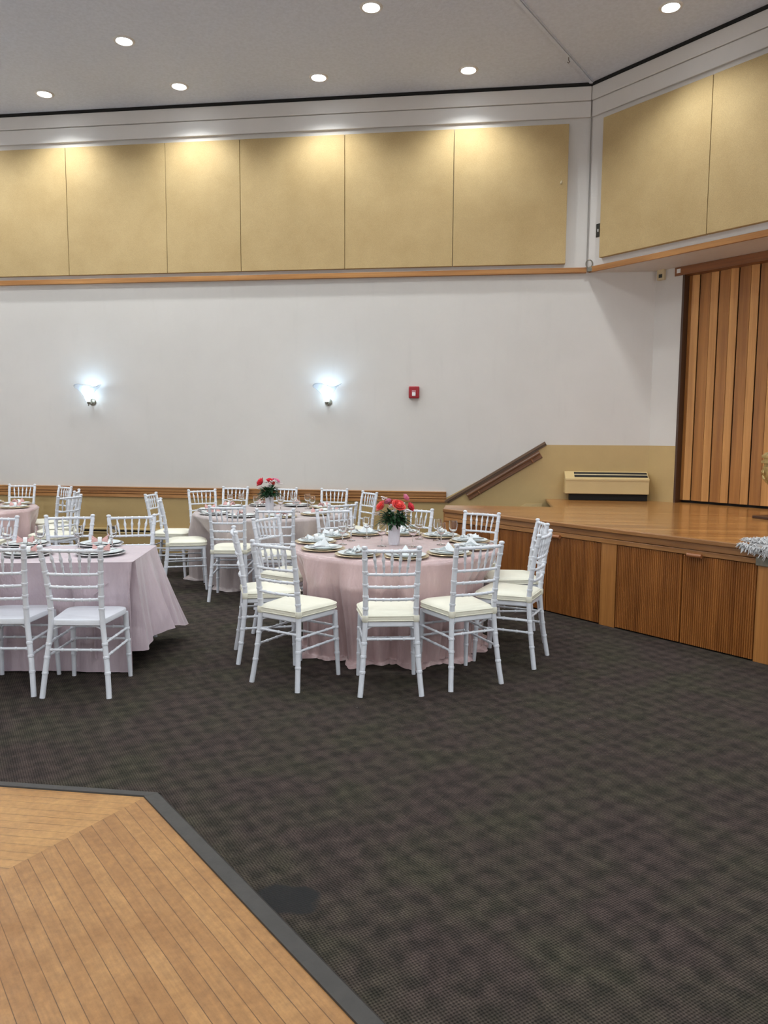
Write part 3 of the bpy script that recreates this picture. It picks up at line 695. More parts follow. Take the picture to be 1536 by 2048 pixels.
    if cush:
        obj('seat', stack([(sc_(o_, .97), .418), (o_, .424), (o_, .446), (sc_(o_, .985), .450)]), cm, t)
        oc = seat_outline(.006); z0 = .450
        c = obj('cushion', stack([(sc_(oc, .95), z0), (sc_(oc, .985), z0 + .004), (sc_(oc, 1.0), z0 + .010), (sc_(oc, 1.012), z0 + .022), (sc_(oc, 1.0), z0 + .034), (sc_(oc, .97), z0 + .044), (sc_(oc, .88), z0 + .054), (sc_(oc, .70), z0 + .063), (sc_(oc, .4), z0 + .068), (sc_(oc, .15), z0 + .069)]), M['cushion'], t, smooth='all')
        mb = MB()
        for zz, k in ((z0 + .009, 1.008), (z0 + .036, 1.006)):
            q = sc_(oc, k); mb.tube([(p[0], p[1], zz) for p in q] + [(q[0][0], q[0][1], zz)], .0036, 6)
        obj('piping', mb, M['cushion'], c)
        for s in (-1, 1):
            p = post_at(s, .47)
            obj('tie_strap', MB().lathe([(.0175, -.022), (.0215, -.016), (.022, .012), (.0185, .020)], 14, Matrix.Translation((p.x, p.y, .472))), M['cushion'], c)
    else:
        obj('seat', stack([(sc_(o_, .96), .428), (o_, .434), (o_, .458), (sc_(o_, .985), .464), (sc_(o_, .9), .4655), (sc_(o_, .5), .462)]), cm, t)
    zb = .345 if cush else .285
    def bar(a, b_, nm='stretcher'):
        a = Vector(a); b_ = Vector(b_); L0 = (b_ - a).length
        pts, rad = rings_tube([a, b_], .0078, [L0 * q for q in (.06, .25, .5, .75, .94)], 8, amp=1.3, hw=.005)
        obj(nm, MB().tube(pts, rad, 8), cm, t)
    def front_at(s, z): u = z / .435; return Vector((s * (.184 - .014 * u), .195 - .023 * u, z))
    bar(post_at(-1, zb), post_at(1, zb))
    for z in (.325, .245):
        for s in (-1, 1): bar(post_at(s, z), front_at(s, z))
        bar(front_at(-1, z + .01), front_at(1, z + .01))
    for s in (-1, 1):
        a = post_at(s, .395); pts = smooth_path([a, a + Vector((-s * .02, .01, .015)), (a.x - s * .06, a.y + .03, .422)], 3)
        obj('corner_brace', MB().tube(pts, .0055, 6), cm, t)
    return t
g1 = 'white chairs round the front round table'; g2 = 'white chairs round the far round table'; g3 = 'white chairs at the rectangular table'; g4 = 'white chairs round the far left table'
chairs = [
 ('A', -.585, 4.642, 11.5, 1, g1, 'white chair with its back squarely to the camera, front round table'),
 ('B', -1.185, 4.689, -25, 1, g1, 'white chair at near left of front round table, cushion turned right'),
 ('C', -1.507, 5.16, -69, 1, g1, 'white chair seen edge-on at the left side of the front round table'),
 ('D', -1.52, 5.80, -111, 1, g1, 'white chair at far left of front round table, behind the edge-on chair'),
 ('E', -1.20, 6.43, -146, 1, g1, 'white chair behind the front round table, left of the coral roses'),
 ('F', -.70, 6.62, 160, 1, g1, 'white chair behind the front round table, partly hidden by coral roses'),
 ('G', -.125, 6.41, 154, 1, g1, 'white chair behind the front round table, in front of the stage corner'),
 ('H', .215, 5.93, 99, 1, g1, 'farther edge-on white chair at the right of the front round table'),
 ('I', .19, 5.346, 72, 1, g1, 'nearer edge-on white chair at the right of the front round table'),
 ('J', -.155, 4.856, 33, 1, g1, 'white chair at near right of front round table, angled left'),
 ('K', -2.43, 4.337, 7.6, 0, g3, 'white bare-seated chair, back to camera, at right end of rectangular table'),
 ('L', -2.899, 4.293, 9.7, 0, g3, 'white bare-seated chair at near side of rectangular table, cut by left edge'),
 ('M', -3.253, 5.484, -160, 0, g3, 'white chair behind the rectangular table, middle one of its far side'),
 ('N', -2.768, 5.602, -158, 0, g3, 'white chair behind the right end of the rectangular table'),
 ('P', -3.81, 5.285, -166, 0, g3, 'white chair behind the rectangular table, cut by the left frame edge'),
 ('a', -3.47, 8.05, -86, 1, g2, 'farther edge-on white chair at the left of the far round table'),
 ('b', -3.05, 7.40, -66, 1, g2, 'nearer edge-on white chair at the left of the far round table'),
 ('c', -3.236, 8.55, -142, 1, g2, 'white chair behind the left side of far round table, ivory seat showing'),
 ('d', -3.16, 9.06, -182, 1, g2, 'white chair against the long wall, left of the far flower vase'),
 ('e', -2.52, 9.03, 177, 1, g2, 'white chair against the long wall, half hidden by the far vase'),
 ('f', -1.87, 8.99, 176, 1, g2, 'white chair against the long wall, behind the far round table at right'),
 ('g', -1.53, 8.65, 129, 1, g2, 'white chair turned sideways at the right end of the far round table'),
 ('h', -1.54, 7.40, 46, 1, g2, 'white chair at near right of far round table, overlapping the one in front'),
 ('i', -1.90, 6.78, 11, 1, g2, 'right one of two white chairs in front of the far round table'),
 ('j', -2.42, 7.012, 9, 1, g2, 'left one of two white chairs in front of the far round table'),
 ('Q', -5.95, 8.915, -170, 1, g4, 'white chair against the wall behind the far left table'),
 ('R', -5.41, 8.757, 146, 1, g4, 'white chair right of the far left table, nearest to the wall'),
 ('U', -4.976, 8.224, 111, 1, g4, 'middle one of three white chairs right of the far left table'),
 ('S', -4.646, 7.631, 76, 1, g4, 'white chair right of far left table, nearest the camera of three'),
 ('V', -5.05, 7.05, 20, 1, g4, 'white chair in front of far left table, back to the camera'),
]
master = {}
for key, x, y, dg, cu, grp, lb in chairs:
    if cu not in master: master[cu] = build_chair('chiavari_chair', lb, (x, y, 0), math.radians(dg), grp, cu, .163 if cu else .178, .187 if cu else .20)
    else: dup(master[cu], (x, y, 0), math.radians(dg), lb, grp)

def seat_block(cx, cy, th_, reach):
    """distance along direction th_ from (cx,cy) to the nearest chair seat, or None"""
    best = None
    for key, x, y, dg, cu, grp, lb in chairs:
        if math.hypot(x - cx, y - cy) > reach + .5: continue
        a = math.radians(dg); ca, sa = math.cos(a), math.sin(a)
        for k in range(40):
            r_ = reach * .55 + k * .0125
            px, py = cx + r_ * math.cos(th_) - x, cy + r_ * math.sin(th_) - y
            lx, ly = px * ca + py * sa, -px * sa + py * ca
            if abs(lx) < .225 and -.26 < ly < .235:
                if best is None or r_ < best: best = r_
                break
    return best

# ------------------------------------------------------------------ round tables and cloths
def round_table(cx, cy, R, zt, label, clabel, cm, seed, tuck=None, puddle=.05, grp=None):
    t = thing('round_table', label, 'table', (cx, cy, 0), 0, 'round banquet tables')
    obj('tabletop', MB().lathe([(R - .03, zt - .03), (R - .012, zt - .026), (R - .012, zt - .006), (R - .03, zt - .004)], 64), M['underside'], t)
    for sx, sy in ((.25, .25), (-.25, .25), (.25, -.25), (-.25, -.25)):
        obj('leg', MB().tube([(sx, sy, 0), (sx * .8, sy * .8, zt - .03)], .014, 8), M['zinc'], t)
    rn = random.Random(seed); N = 360
    lim = []
    for i in range(N):
        s_ = seat_block(cx, cy, 2 * PI * i / N, R + .05); lim.append(s_ - .015 if s_ else 9)
    # smooth limit: running min then average
    lm = [min(lim[(i + k) % N] for k in range(-5, 6)) for i in range(N)]
    lm = [min(v, R + .06) for v in lm]
    ls = [sum(lm[(i + k) % N] for k in range(-7, 8)) / 15 for i in range(N)]
    ls = [min(ls[i], lm[i] if lm[i] < R else 9) for i in range(N)]
    comp = [(rn.randint(9, 15), rn.uniform(0, 6.28), rn.uniform(.7, 1)), (rn.randint(17, 24), rn.uniform(0, 6.28), rn.uniform(.3, .7)), (rn.randint(28, 38), rn.uniform(0, 6.28), rn.uniform(.1, .3)), (rn.randint(50, 64), rn.uniform(0, 6.28), .12)]
    def fold(a): 
        v = sum(c * (2 * abs(math.sin((k * a + p) / 2)) ** .8 - 1.15) for k, p, c in comp); return v / 1.5
    def fn(u, v):
        i = int(round(u * N)) % N; a = 2 * PI * u
        if v < .22:   # top
            q = v / .22; r = R * q * .985 + .002; z = zt + .003 + .0015 * math.sin(5 * a + 9 * q) * q
            return (r * math.cos(a), r * math.sin(a), z)
        if v < .30:
            q = (v - .22) / .08; e = .018; r = R - e + e * math.sin(q * PI / 2); z = zt + .003 - e * (1 - math.cos(q * PI / 2)); return (r * math.cos(a), r * math.sin(a), z)
        q = (v - .30) / .70
        if q <= .9:
            h = q / .9; z = (zt - .015) * (1 - h) + .016 * h
            f = fold(a)
            base = R + .012 + .030 * h + (.030 + .070 * h) * f * min(1, h * 4)
            tk = tuck(a) * max(0, h - .25) ** .9 if tuck else 0
            base -= tk
            L_m = ls[i]
            base_l = min(base, L_m - .02 + .028 * f) if h > .28 else base
            if L_m < R + .05 and h <= .28: base_l = base + (min(base, L_m - .02 + .028 * f) - base) * (h / .28) ** 1.0
            return (base_l * math.cos(a), base_l * math.sin(a), z)
        h = (q - .9) / .1
        x, y, z = fn(u, .30 + .70 * .9); r = math.hypot(x, y) + puddle * h * (.6 + .6 * fold(a + .08) + .45 * math.sin(23 * a + seed))
        z = .016 + .020 * math.sin(PI * h) * (1 + .8 * math.sin(31 * a + seed) ) * .7 - .012 * h
        return (r * math.cos(a), r * math.sin(a), max(.003, z))
    mb = MB().grid(fn, N, 64, wrapu=True, T=Matrix.Translation((cx, cy, 0)))
    c = obj('tablecloth', mb, cm, smooth='all'); tag(c, clabel, 'tablecloth', grp)
def tuck1(a): d = math.atan2(math.sin(a + PI / 2), math.cos(a + PI / 2)); return .20 * math.exp(-(d / .9) ** 2)
T1 = (-.68, 5.75, .79, .735); T2 = (-2.34, 8.10, .84, .735); T4 = (-5.87, 7.80, .80, .735)
round_table(*T1, 'round banquet table under the glossy blush cloth, nearest the stage', 'glossy blush satin cloth pooling on the carpet, front round table', M['satin'], 11, tuck1, .07)
round_table(*T2, 'round banquet table under the pale cloth, close to the long wall', 'pale greyish blush cloth trailing on the carpet, far round table', M['satin_grey'], 5, None, .06)
round_table(*T4, 'round banquet table under pink cloth at the far left', 'dusty pink cloth on the far left round table', M['satin'], 21, None, .05)

# ------------------------------------------------------------------ rectangular table
ZT = .750; TA = math.radians(12.6)
TR = Matrix.Translation((-2.240, 4.555, 0)) @ Matrix.Rotation(TA, 4, 'Z')      # local: x to the right end (0), table from x=-1.83 to 0, y 0..0.76
t = thing('rectangular_table', 'long banquet table under a lilac-pink cloth at the left frame edge', 'table', (0, 0, 0)); t.matrix_world = TR
obj('tabletop', MB().box(-2.38, -.06, .06, .70, ZT - .03, ZT - .006), M['underside'], t, smooth=False)
for x_, y_ in ((-.3, .15), (-.3, .61), (-2.1, .15), (-2.1, .61)): obj('leg', MB().tube([(x_, y_, 0), (x_, y_, ZT - .03)], .014, 8), M['zinc'], t)
def rect_cloth():
    LX, LY, R = 2.42, .76, .03
    # perimeter samples: (x, y, nx, ny, kind, s)
    per = []
    def line(p, q, nx, ny, n, k):
        for i in range(n): u = i / n; per.append((p[0] + (q[0] - p[0]) * u, p[1] + (q[1] - p[1]) * u, nx, ny, k, u))
    def corner(cx, cy, a0, n, k):
        for i in range(n): u = i / n; a = a0 + u * PI / 2; per.append((cx + R * math.cos(a), cy + R * math.sin(a), math.cos(a), math.sin(a), k, u))
    line((-LX, 0), (-R, 0), 0, -1, 220, 'near'); corner(-R, R, -PI / 2, 40, 'c1'); line((0, R), (0, LY - R), 1, 0, 80, 'end'); corner(-R, LY - R, 0, 40, 'c2')
    line((-R, LY), (-LX, LY), 0, 1, 160, 'far')
    line((-LX, LY), (-LX, 0), -1, 0, 40, 'left')
    n = len(per); hem = []; fl = []
    for x, y, nx, ny, k, u in per:
        if k == 'near': h = .0; f = .03
        elif k == 'c1':
            h = 0.0 + .12 * max(0, u - .6) / .4; f = .05 + .17 * math.sin(PI * min(1, u * 1.3)) ** 2 * (1 - .3 * u)
        elif k == 'end': h = .12 + .07 * math.sin(u * PI) + .02 * u; f = .07 + .09 * u + .03 * math.cos(u * 12)
        elif k == 'c2': h = .15 - .05 * math.sin(PI * u); f = .15 + .13 * math.sin(PI * u)
        elif k == 'far': h = .10 * max(0, 1 - u * 6); f = .06 + .12 * max(0, 1 - u * 8)
        else: h = .05; f = .05
        hem.append(h); fl.append(f)
    def sm(a, w): return [sum(a[(i + k) % n] for k in range(-w, w + 1)) / (2 * w + 1) for i in range(n)]
    hem = sm(hem, 10); fl = sm(fl, 8)
    # chair footprints push the near side in
    inv = TR.inverted()
    lim = []
    for x, y, nx, ny, k, u in per:
        L0 = 9.
        if k in ('near', 'far', 'c1', 'c2'):
            for key, cx, cy, dg, cu, grp, lb in chairs:
                if grp != g3: continue
                a = math.radians(dg); ca, sa = math.cos(a), math.sin(a)
                for q in range(50):
                    d = -.25 + q * .01; p = TR @ Vector((x + nx * d, y + ny * d, 0)); px, py = p.x - cx, p.y - cy
                    lx, ly = px * ca + py * sa, -px * sa + py * ca
                    if abs(lx) < .22 and -.26 < ly < .225: L0 = min(L0, d - .012); break
        lim.append(L0)
    lm = [min(lim[(i + k) % n] for k in range(-6, 7)) for i in range(n)]; lm = [min(v, .3) for v in lm]; ls = sm(lm, 6); ls = [min(a, b_) if b_ < .1 else a for a, b_ in zip(ls, lm)]
    NV = 30; vs = []; fs = []
    for j in range(NV):
        h = j / (NV - 1)
        for i, (x, y, nx, ny, k, u) in enumerate(per):
            w_ = math.sin(i * .21) * .5 + math.sin(i * .083 + 1) * .6 + math.sin(i * .47 + 2) * .25
            amp = .004 + .022 * h * (1.0 if k in ('near', 'far') else .6)
            if k in ('end', 'c2') and h > .3: amp += .02 * (h - .3)
            f = fl[i] * h ** 1.15 + amp * w_ * min(1, h * 4)
            if k == 'c1': f += .03 * h * math.sin(u * PI * 4)
            if ls[i] < f: f = f + (min(f, ls[i]) - f) * min(1, h / .35)
            z = ZT + .004 - (ZT - hem[i] - .006) * h
            if j == 0: z = ZT + .004
            if j == 1: z = min(z, ZT - .004)
            vs.append((x + nx * f, y + ny * f, max(.004, z)))
    for j in range(NV - 1):
        for i in range(n): k = (i + 1) % n; fs.append((j * n + i, (j + 1) * n + i, (j + 1) * n + k, j * n + k))
    # top rings towards the centre
    base = len(vs)
    vs += [(x * .985 - .02, LY / 2 + (y - LY / 2) * .96, ZT + .006) for x, y, *_ in per]
    for i in range(n): k = (i + 1) % n; fs.append((base + i, i, k, base + k))
    fs.append(tuple(base + i for i in range(n)))
    c = obj('tablecloth', MB().add(vs, fs, TR), M['satin_table']); tag(c, 'lilac-pink cloth with flared corner folds on the rectangular table', 'tablecloth')
rect_cloth()

# ------------------------------------------------------------------ tableware
protos = {}
def put(kind, builder, loc, rz, label, cat, group):
    if kind not in protos:
        t = builder(); t.location = loc; t.rotation_euler = (0, 0, rz); t['label'] = label; t['category'] = cat; t['group'] = group; protos[kind] = t; return t
    t = dup(protos[kind], loc, rz, label, group); t['category'] = cat; return t
def lath(name, prof, n, m): return lambda: obj(name, MB().lathe(prof, n), m, smooth=True)
def gold_charger():
    t = thing('charger_plate', '', 'plate')
    obj('dish', MB().lathe([(.10, 0), (.115, .001), (.156, .011), (.161, .014), (.156, .0155), (.112, .006), (.001, .005)], 48), M['gold'], t)
    obj('rim_bead', MB().lathe([(.155, .012), (.160, .011), (.163, .0135), (.160, .0165), (.156, .0165)], 48, closed=True), M['gold'], t); return t
def silver_charger():
    t = thing('charger_plate', '', 'plate')
    obj('dish', MB().lathe([(.10, 0), (.115, .001), (.155, .012), (.159, .014), (.155, .016), (.112, .006), (.001, .005)], 48), M['silver'], t)
    o = obj('rim_bead', MB().lathe([(.154, .012), (.161, .012), (.163, .0155), (.160, .0185), (.155, .0175)], 48, closed=True), M['rim'], t); o['label'] = 'pale rim'; return t
dinner = lath('dinner_plate', [(.07, 0), (.075, .0), (.092, .004), (.137, .017), (.141, .0195), (.137, .0205), (.092, .008), (.001, .007)], 48, M['china'])
salad = lath('salad_plate', [(.055, 0), (.06, .0), (.068, .003), (.098, .014), (.101, .016), (.098, .017), (.066, .006), (.001, .005)], 40, M['china'])
def napkin(cm, tall):
    def b():
        t = thing('napkin', '', 'napkin')
        def top(u, v):
            U = (u - .5) * 2; V = (v - .5) * 2; au = abs(U)
            x = U * (.066 if cm is M['nap_w'] else .055); wv = .016 + (.042 if cm is M['nap_w'] else .034) * au ** 1.1; y = V * wv
            z = .020 + tall * au * (.5 + .5 * math.cos(V * 2.2)) + .010 * au * math.cos(V * 12) - .012 * au * abs(V)
            return (x, y, max(z, .002))
        obj('cloth', MB().grid(top, 25, 25), cm, t, smooth='all', solid=.003)
        obj('napkin_ring', MB().lathe([(.020, -.014), (.024, -.014), (.025, 0), (.024, .014), (.020, .014)], 24, Matrix.Translation((0, 0, .024)) @ Matrix.Rotation(PI / 2, 4, 'Y'), closed=True), M['ring'], t)
        return t
    return b
def pyramid_napkin():
    t = thing('napkin', '', 'napkin')
    mb = MB(); h = .064
    def cone(u, v):
        a = 2 * PI * u; q = 1 - v; r = .048 * q ** .85 * (1 + .22 * math.cos(5 * a) * q); return (r * math.cos(a) + .012 * v, r * math.sin(a) * .8, .002 + h * v)
    mb.grid(cone, 60, 12, wrapu=True); obj('cloth', mb, M['nap_w'], t, smooth='all', solid=.002)
    obj('fold', MB().grid(lambda u, v: ((u - .5) * .10, .03 + .02 * v + .008 * math.sin(u * 9), .004 + .040 * v * (1 - abs(u - .5) * 1.3)), 20, 8), M['nap_w'], t, smooth='all', solid=.002); return t
def fork():
    t = thing('fork', '', 'cutlery')
    obj('handle', MB().tube([(0, -.10, .003), (0, -.03, .005), (0, .03, .004)], [.0055, .003, .003], 8), M['steel'], t)
    mb = MB(); mb.box(-.011, .011, .03, .05, .003, .006)
    for k in range(4): mb.box(-.011 + k * .0063, -.0078 + k * .0063, .05, .09, .003, .0055)
    obj('tines', mb, M['steel'], t, smooth=False); return t
def knife():
    t = thing('knife', '', 'cutlery')
    obj('handle', MB().tube([(0, -.11, .004), (0, -.06, .005), (0, -.01, .004)], [.005, .0065, .004], 8), M['steel'], t)
    obj('blade', MB().prism([(-.003, -.01), (.006, -.01), (.009, .03), (.007, .09), (-.002, .105), (-.003, .05)], .0025, .0045), M['steel'], t, smooth=False); return t
def goblet():
    t = thing('wine_glass', '', 'glass')
    obj('bowl', MB().lathe([(.001, .083), (.016, .086), (.028, .098), (.034, .118), (.035, .140), (.031, .172), (.0300, .1725), (.0337, .140), (.0327, .119), (.0268, .100), (.015, .089), (.001, .0868)], 32), M['glass'], t)
    obj('stem', MB().lathe([(.033, 0), (.0345, .001), (.0335, .003), (.014, .006), (.0055, .012), (.0042, .03), (.0048, .05), (.0072, .058), (.0046, .066), (.0058, .078), (.001, .0828)], 28), M['glass'], t)
    return t
def setting(x, y, z, face, where, tbl, kinds, grp):
    """face = direction from the plate to the table centre"""
    put(kinds['ch'], gold_charger if kinds['ch'] == 'gold' else silver_charger, (x, y, z), face, ('gold' if kinds['ch'] == 'gold' else 'dark grey') + ' charger plate ' + where, 'plate', 'charger plates ' + grp)
    put('dinner', dinner, (x, y, z + .0062), 0, 'white dinner plate ' + where, 'plate', 'dinner plates ' + grp)
    zz = z + .0135
    if kinds.get('salad'): put('salad', salad, (x, y, zz), 0, 'small white salad plate ' + where, 'plate', 'salad plates ' + grp); zz += .0055
    nk = kinds['nap']; dx, dy = math.cos(face), math.sin(face)
    r_ = kinds.get('rot', 0)
    if nk == 'pyr': put('pyr', pyramid_napkin, (x, y, zz), face, 'white napkin folded upright ' + where, 'napkin', 'napkins ' + grp)
    elif nk == 'white': put('nw', napkin(M['nap_w'], .018), (x, y, zz), face + r_, 'white napkin in a ring ' + where, 'napkin', 'napkins ' + grp)
    else: put('np', napkin(M['nap_p'], .030), (x - .02 * dx, y, zz), face + r_, 'pink napkin in a ring ' + where, 'napkin', 'napkins ' + grp)
    if kinds.get('cut'):
        px, py = -dy, dx
        put('fork', fork, (x + px * .075, y + py * .075, zz + .010), face - PI / 2 + .25, 'silver fork ' + where, 'cutlery', 'forks ' + grp)
        put('knife', knife, (x - px * .06, y - py * .06, zz + .010), face - PI / 2 - .2, 'silver knife ' + where, 'cutlery', 'knives ' + grp)
g = 'on the front round table'
t1s = [(-1.24, 6.06, 'white', 'at the back left of the front round table'), (-1.30, 5.735, 'white', 'at the far left of the front round table'),
       (-1.165, 5.38, 'pyr', 'at the near left of the front round table'), (-.87, 5.16, 'white', 'at the near side of the front round table, left'),
       (-.53, 5.13, 'pyr', 'at the near side of the front round table, middle'), (-.24, 5.32, 'pyr', 'at the near right of the front round table'),
       (-.085, 5.63, 'pyr', 'at the far right of the front round table'), (-.11, 5.975, 'white', 'at the back right of the front round table'),
       (-.355, 6.245, 'white', 'behind the roses at right, front round table'), (-.68, 6.355, 'white', 'behind the vase of the front round table'),
       (-1.005, 6.30, 'pyr', 'behind the roses at left, front round table')]
for i, (x, y, nk, wh) in enumerate(t1s):
    setting(x, y, T1[3] + .005, math.atan2(T1[1] - y, T1[0] - x), wh, 1, dict(ch='gold', nap=nk, cut=True, salad=True, rot=.4), g)
gl1 = [(-1.074, 5.66, 'leftmost and nearest'), (-1.05, 5.90, 'left side, second from the left'), (-.95, 6.07, 'third from the left, standing alone'), (-.765, 5.63, 'just left of the vase'),
       (-.53, 5.64, 'just right of the vase'), (-.52, 6.08, 'behind the roses at right'), (-.37, 6.03, 'right group, farthest left'), (-.325, 5.78, 'right group, nearest to the camera'), (-.24, 5.94, 'rightmost')]
for x, y, wh in gl1: put('goblet', goblet, (x, y, T1[3] + .005), 0, 'clear wine glass on the front round table, ' + wh, 'glass', 'wine glasses on the front round table')
# far round table
g = 'on the far round table'; nm = ['at the right end', 'at the back right', 'at the back right middle', 'at the back left middle', 'at the back left', 'at the left end', 'at the near left', 'at the near left middle', 'at the near right middle', 'at the near right']
for i in range(10):
    a = 2 * PI * i / 10 + .12
    x, y = T2[0] + .66 * math.cos(a), T2[1] + .66 * math.sin(a)
    setting(x, y, T2[3] + .005, a + PI, nm[i] + ' of the far round table', 2, dict(ch='gold' if i in (0, 1, 9, 8) else 'silver', nap='pink', cut=False, rot=.3), g)
gl2 = [(-2.83, 8.15, 'leftmost'), (-2.74, 8.28, 'second from the left'), (-2.60, 8.62, 'behind the vase at left'), (-2.47, 7.98, 'just left of the vase'), (-2.20, 7.98, 'just right of the vase'),
       (-2.22, 8.60, 'behind the vase at right'), (-2.03, 8.02, 'right group, nearest'), (-2.00, 8.40, 'right group, farthest'), (-1.88, 8.12, 'rightmost')]
for x, y, wh in gl2: put('goblet', goblet, (x, y, T2[3] + .005), 0, 'clear wine glass on the far round table, ' + wh, 'glass', 'wine glasses on the far round table')
# far left table
nm4 = ['at the right end', 'at the back right', 'at the back', 'at the back left', 'at the left end', 'at the near left', 'at the near side', 'at the near right']
for i in range(8):
    a = 2 * PI * i / 8 + .12; x, y = T4[0] + .61 * math.cos(a), T4[1] + .61 * math.sin(a)
    if i in (3, 4, 5): continue
    setting(x, y, T4[3] + .005, a + PI, nm4[i] + ' of the far left table', 4, dict(ch='gold', nap='pink', cut=False, rot=.3), 'on the far left table')
for x, y, wh in [(-5.75, 8.05, 'nearer of the two'), (-5.72, 8.22, 'farther of the two')]: put('goblet', goblet, (x, y, T4[3] + .005), 0, 'clear wine glass on the far left table, ' + wh, 'glass', 'wine glasses on the far left table')
# rectangular table
g = 'on the rectangular table'
for x, y, wh in [(-2.585, 4.80, 'at the near right corner of the rectangular table'), (-2.80, 5.20, 'at the far right corner of the rectangular table'),
                 (-3.05, 4.695, 'at the rectangular table, near side, second from right'), (-3.32, 5.09, 'at the rectangular table, far side, second from right'),
                 (-3.56, 4.58, 'at the rectangular table, near side, left frame edge')]:
    near = 'near' in wh
    setting(x, y, ZT + .008, TA + (PI / 2 if near else -PI / 2), wh, 3, dict(ch='silver', nap='pink', cut=True, rot=PI / 2 + .2), g)
for x, y, wh in [(-2.84, 4.97, 'second from the right'), (-2.615, 5.02, 'rightmost'), (-3.10, 4.92, 'third from the right'), (-3.27, 4.80, 'fourth from the right, at the left frame edge')]:
    put('goblet', goblet, (x, y, ZT + .008), 0, 'clear wine glass on the rectangular table, ' + wh, 'glass', 'wine glasses on the rectangular table')

# ------------------------------------------------------------------ vases and bouquets
def vase(x, y, z, label, round_=False):
    t = thing('flower_vase', label, 'vase', (x, y, z), .3, 'white flower vases')
    # faceted: rings of 7 with alternating twist
    prof = [(.001, 0), (.043, 0), (.047, .05), (.046, .105), (.050, .165), (.052, .185), (.046, .185), (.042, .12), (.001, .10)]
    n = 8; vs = []; fs = []
    for j, (r, zz) in enumerate(prof):
        tw = (j * .5 * 2 * PI / n) if not round_ else 0
        for i in range(n): a = 2 * PI * i / n + tw; vs.append((r * math.cos(a), r * math.sin(a), zz))
    for j in range(len(prof) - 1):
        for i in range(n):
            k = (i + 1) % n; a_, b_, c_, d_ = j * n + i, j * n + k, (j + 1) * n + k, (j + 1) * n + i
            fs += [(a_, b_, d_), (b_, c_, d_)]
    obj('body', MB().add(vs, fs), M['vase'], t, smooth=False); return t
def rose(mb, p, r, up_, rn):
    """layers of cupped petals round an axis"""
    up_ = Vector(up_).normalized(); q = up_.to_track_quat('Z', 'Y').to_matrix().to_4x4(); T0 = Matrix.Translation(p) @ q
    mb.lathe([(.001, -.5 * r), (.35 * r, -.45 * r), (.42 * r, -.1 * r), (.30 * r, .42 * r), (.12 * r, .5 * r), (.001, .5 * r)], 10, T0)
    for layer, (cnt, rad, hgt, open_) in enumerate([(3, .38, .62, .0), (4, .58, .60, .15), (5, .80, .50, .38), (6, 1.0, .30, .75)]):
        off = rn.uniform(0, 6)
        for k in range(cnt):
            a = off + 2 * PI * k / cnt; wd = 2 * PI / cnt * .72
            def fn(u, v, a=a, wd=wd, rad=rad, hgt=hgt, open_=open_):
                aa = a + (u - .5) * 2 * wd * (1 - .35 * v * v); rr_ = r * rad * (.35 + .65 * math.sin(v * 1.5)) + r * open_ * .25 * v ** 3
                z = r * (-.55 + (hgt + .5) * v) - r * .10 * (2 * abs(u - .5)) ** 2 - r * open_ * .22 * v ** 4
                return (rr_ * math.cos(aa), rr_ * math.sin(aa), z)
            mb.grid(fn, 7, 6, T=T0)
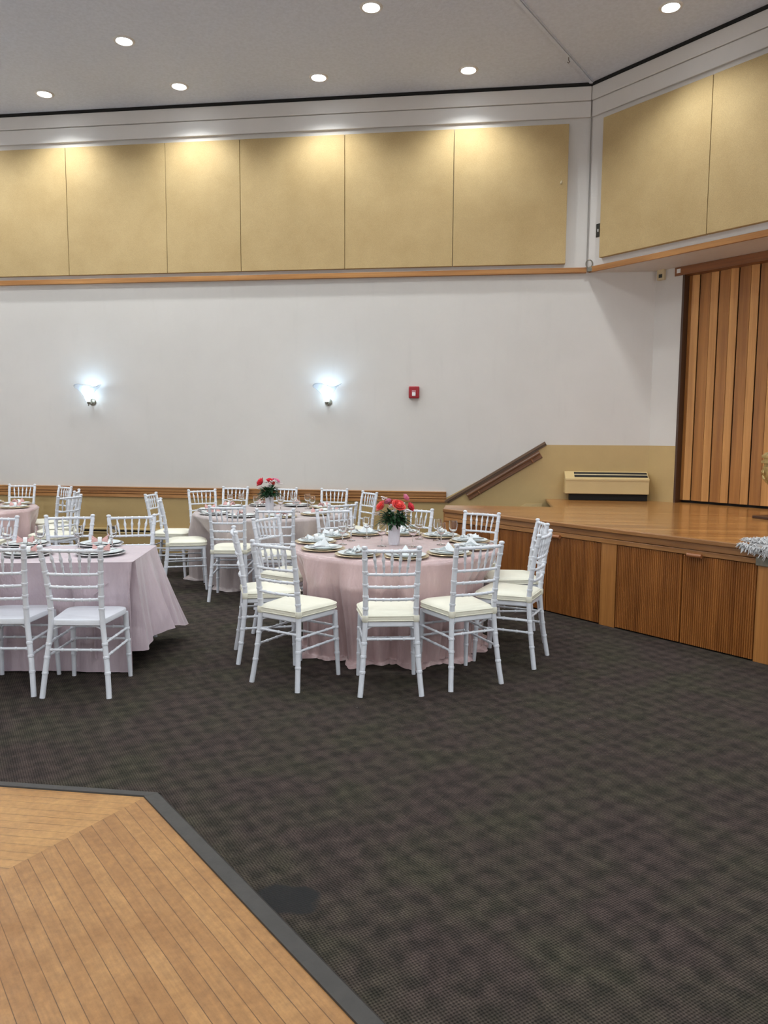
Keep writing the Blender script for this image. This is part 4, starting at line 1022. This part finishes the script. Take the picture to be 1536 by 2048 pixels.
def bouquet(x, y, z, label, roses, whites, seed, spread=.17):
    rn = random.Random(seed)
    t = thing('flower_bouquet', label, 'flowers', (x, y, z), 0, 'rose bouquets')
    for (px, py, pz, r, cm) in roses:
        mb = MB(); rose(mb, (px, py, pz), r, (px * 3, py * 3, .12 + .1), rn)
        o = obj('rose', mb, cm, t, smooth='all', solid=.0012)
    for (px, py, pz) in whites:
        mb = MB()
        for k in range(6):
            c = Vector((px + rn.uniform(-.018, .018), py + rn.uniform(-.018, .018), pz + rn.uniform(-.016, .016)))
            for j in range(5):
                a = 2 * PI * j / 5 + rn.uniform(0, 1)
                e = c + Vector((math.cos(a) * .013, math.sin(a) * .013 - .004, rn.uniform(-.002, .010)))
                s_ = Vector((-math.sin(a), math.cos(a), 0)) * .0065
                mb.add([tuple(c), tuple((c + e) / 2 + s_ + Vector((0, 0, .003))), tuple(e), tuple((c + e) / 2 - s_ + Vector((0, 0, .003)))], [(0, 1, 2, 3)])
        obj('small_flower', mb, M['white_petal'], t, smooth='all', solid=.0012)
    # foliage
    mb = MB()
    def leaf(p, d, L0, W0, droop):
        d = d.normalized(); s_ = d.cross(Vector((0, 0, 1))); s_ = s_.normalized() if s_.length > .01 else Vector((1, 0, 0)); n_ = s_.cross(d)
        vs = []; 
        for i in range(5):
            u = i / 4; c = p + d * L0 * u + Vector((0, 0, -droop * u * u * L0)); wv = W0 * math.sin(PI * (u * .9 + .08)) ** .8
            vs += [tuple(c - s_ * wv + n_ * wv * .3), tuple(c), tuple(c + s_ * wv + n_ * wv * .3)]
        fs = []
        for i in range(4):
            for k in range(2): fs.append((i * 3 + k, i * 3 + k + 1, i * 3 + k + 4, i * 3 + k + 3))
        mb.add(vs, fs)
    for i in range(230):
        a = rn.uniform(0, 2 * PI); el = rn.uniform(-.25, 1.1); rr_ = rn.uniform(.02, .085)
        p = Vector((rr_ * math.cos(a), rr_ * math.sin(a), rn.uniform(-.01, .085)))
        d = Vector((math.cos(a) * math.cos(el), math.sin(a) * math.cos(el), math.sin(el)))
        leaf(p, d, rn.uniform(.04, .075), rn.uniform(.008, .016), rn.uniform(0, .5))
    for i in range(26):      # fern sprays
        a = rn.uniform(0, 2 * PI); el = rn.uniform(-.15, .55); L0 = rn.uniform(.10, spread)
        d = Vector((math.cos(a) * math.cos(el), math.sin(a) * math.cos(el), math.sin(el))); p0 = Vector((.02 * math.cos(a), .02 * math.sin(a), .02))
        pts = [p0 + d * L0 * u + Vector((0, 0, -rn.uniform(.4, .9) * 0 - .55 * L0 * u * u)) for u in (0, .25, .5, .75, 1)]
        mb.tube(pts, .0012, 4)
        for k in range(1, 12):
            u = k / 12; j = min(3, int(u * 4)); c = pts[j].lerp(pts[j + 1], u * 4 - j)
            for sgn in (-1, 1):
                s_ = d.cross(Vector((0, 0, 1))).normalized() * sgn + d * .7; leaf(c, s_, .032 * (1.15 - u), .0045, .4)
    obj('foliage', mb, M['leafg'], t)
    obj('stems', MB().tube([(0, 0, -.08), (0, 0, .03)], .025, 8), M['leafg'], t)
    return t
vz = T1[3] + .005; vx, vy = -.685, 5.74
vase(vx, vy, vz, 'white faceted ceramic vase in the middle of the front round table')
bouquet(vx, vy, vz + .165, 'coral rose bouquet with ferns in the vase on the front round table',
        [(-.105, -.03, .135, .042, M['rose_coral']), (.040, -.05, .145, .048, M['rose_coral']), (.130, .0, .130, .036, M['rose_red']), (.090, .02, .200, .030, M['rose_pink']), (-.055, .03, .165, .028, M['rose_pink']), (-.02, .08, .15, .03, M['rose_coral'])],
        [(-.02, -.05, .135), (-.125, -.02, .070), (.10, -.05, .095), (-.075, -.01, .185), (.01, -.075, .11), (.05, .09, .14)], 4)
vx2, vy2 = -2.37, 8.14
vase(vx2, vy2, T2[3] + .005, 'white ceramic vase in the middle of the far round table', True)
bouquet(vx2, vy2, T2[3] + .17, 'rose and white flower bouquet in the vase on the far round table',
        [(-.10, -.03, .155, .050, M['rose_red']), (.01, -.02, .175, .036, M['rose_red']), (.09, .02, .165, .034, M['rose_pink']), (0, .09, .14, .035, M['rose_coral']), (.05, .03, .18, .024, M['rose_pink'])],
        [(-.03, -.05, .155), (-.085, -.07, .09), (.025, -.08, .105), (.045, -.05, .155), (.10, -.05, .145), (.13, -.02, .13), (.03, -.085, .14), (.075, -.06, .17)], 9)
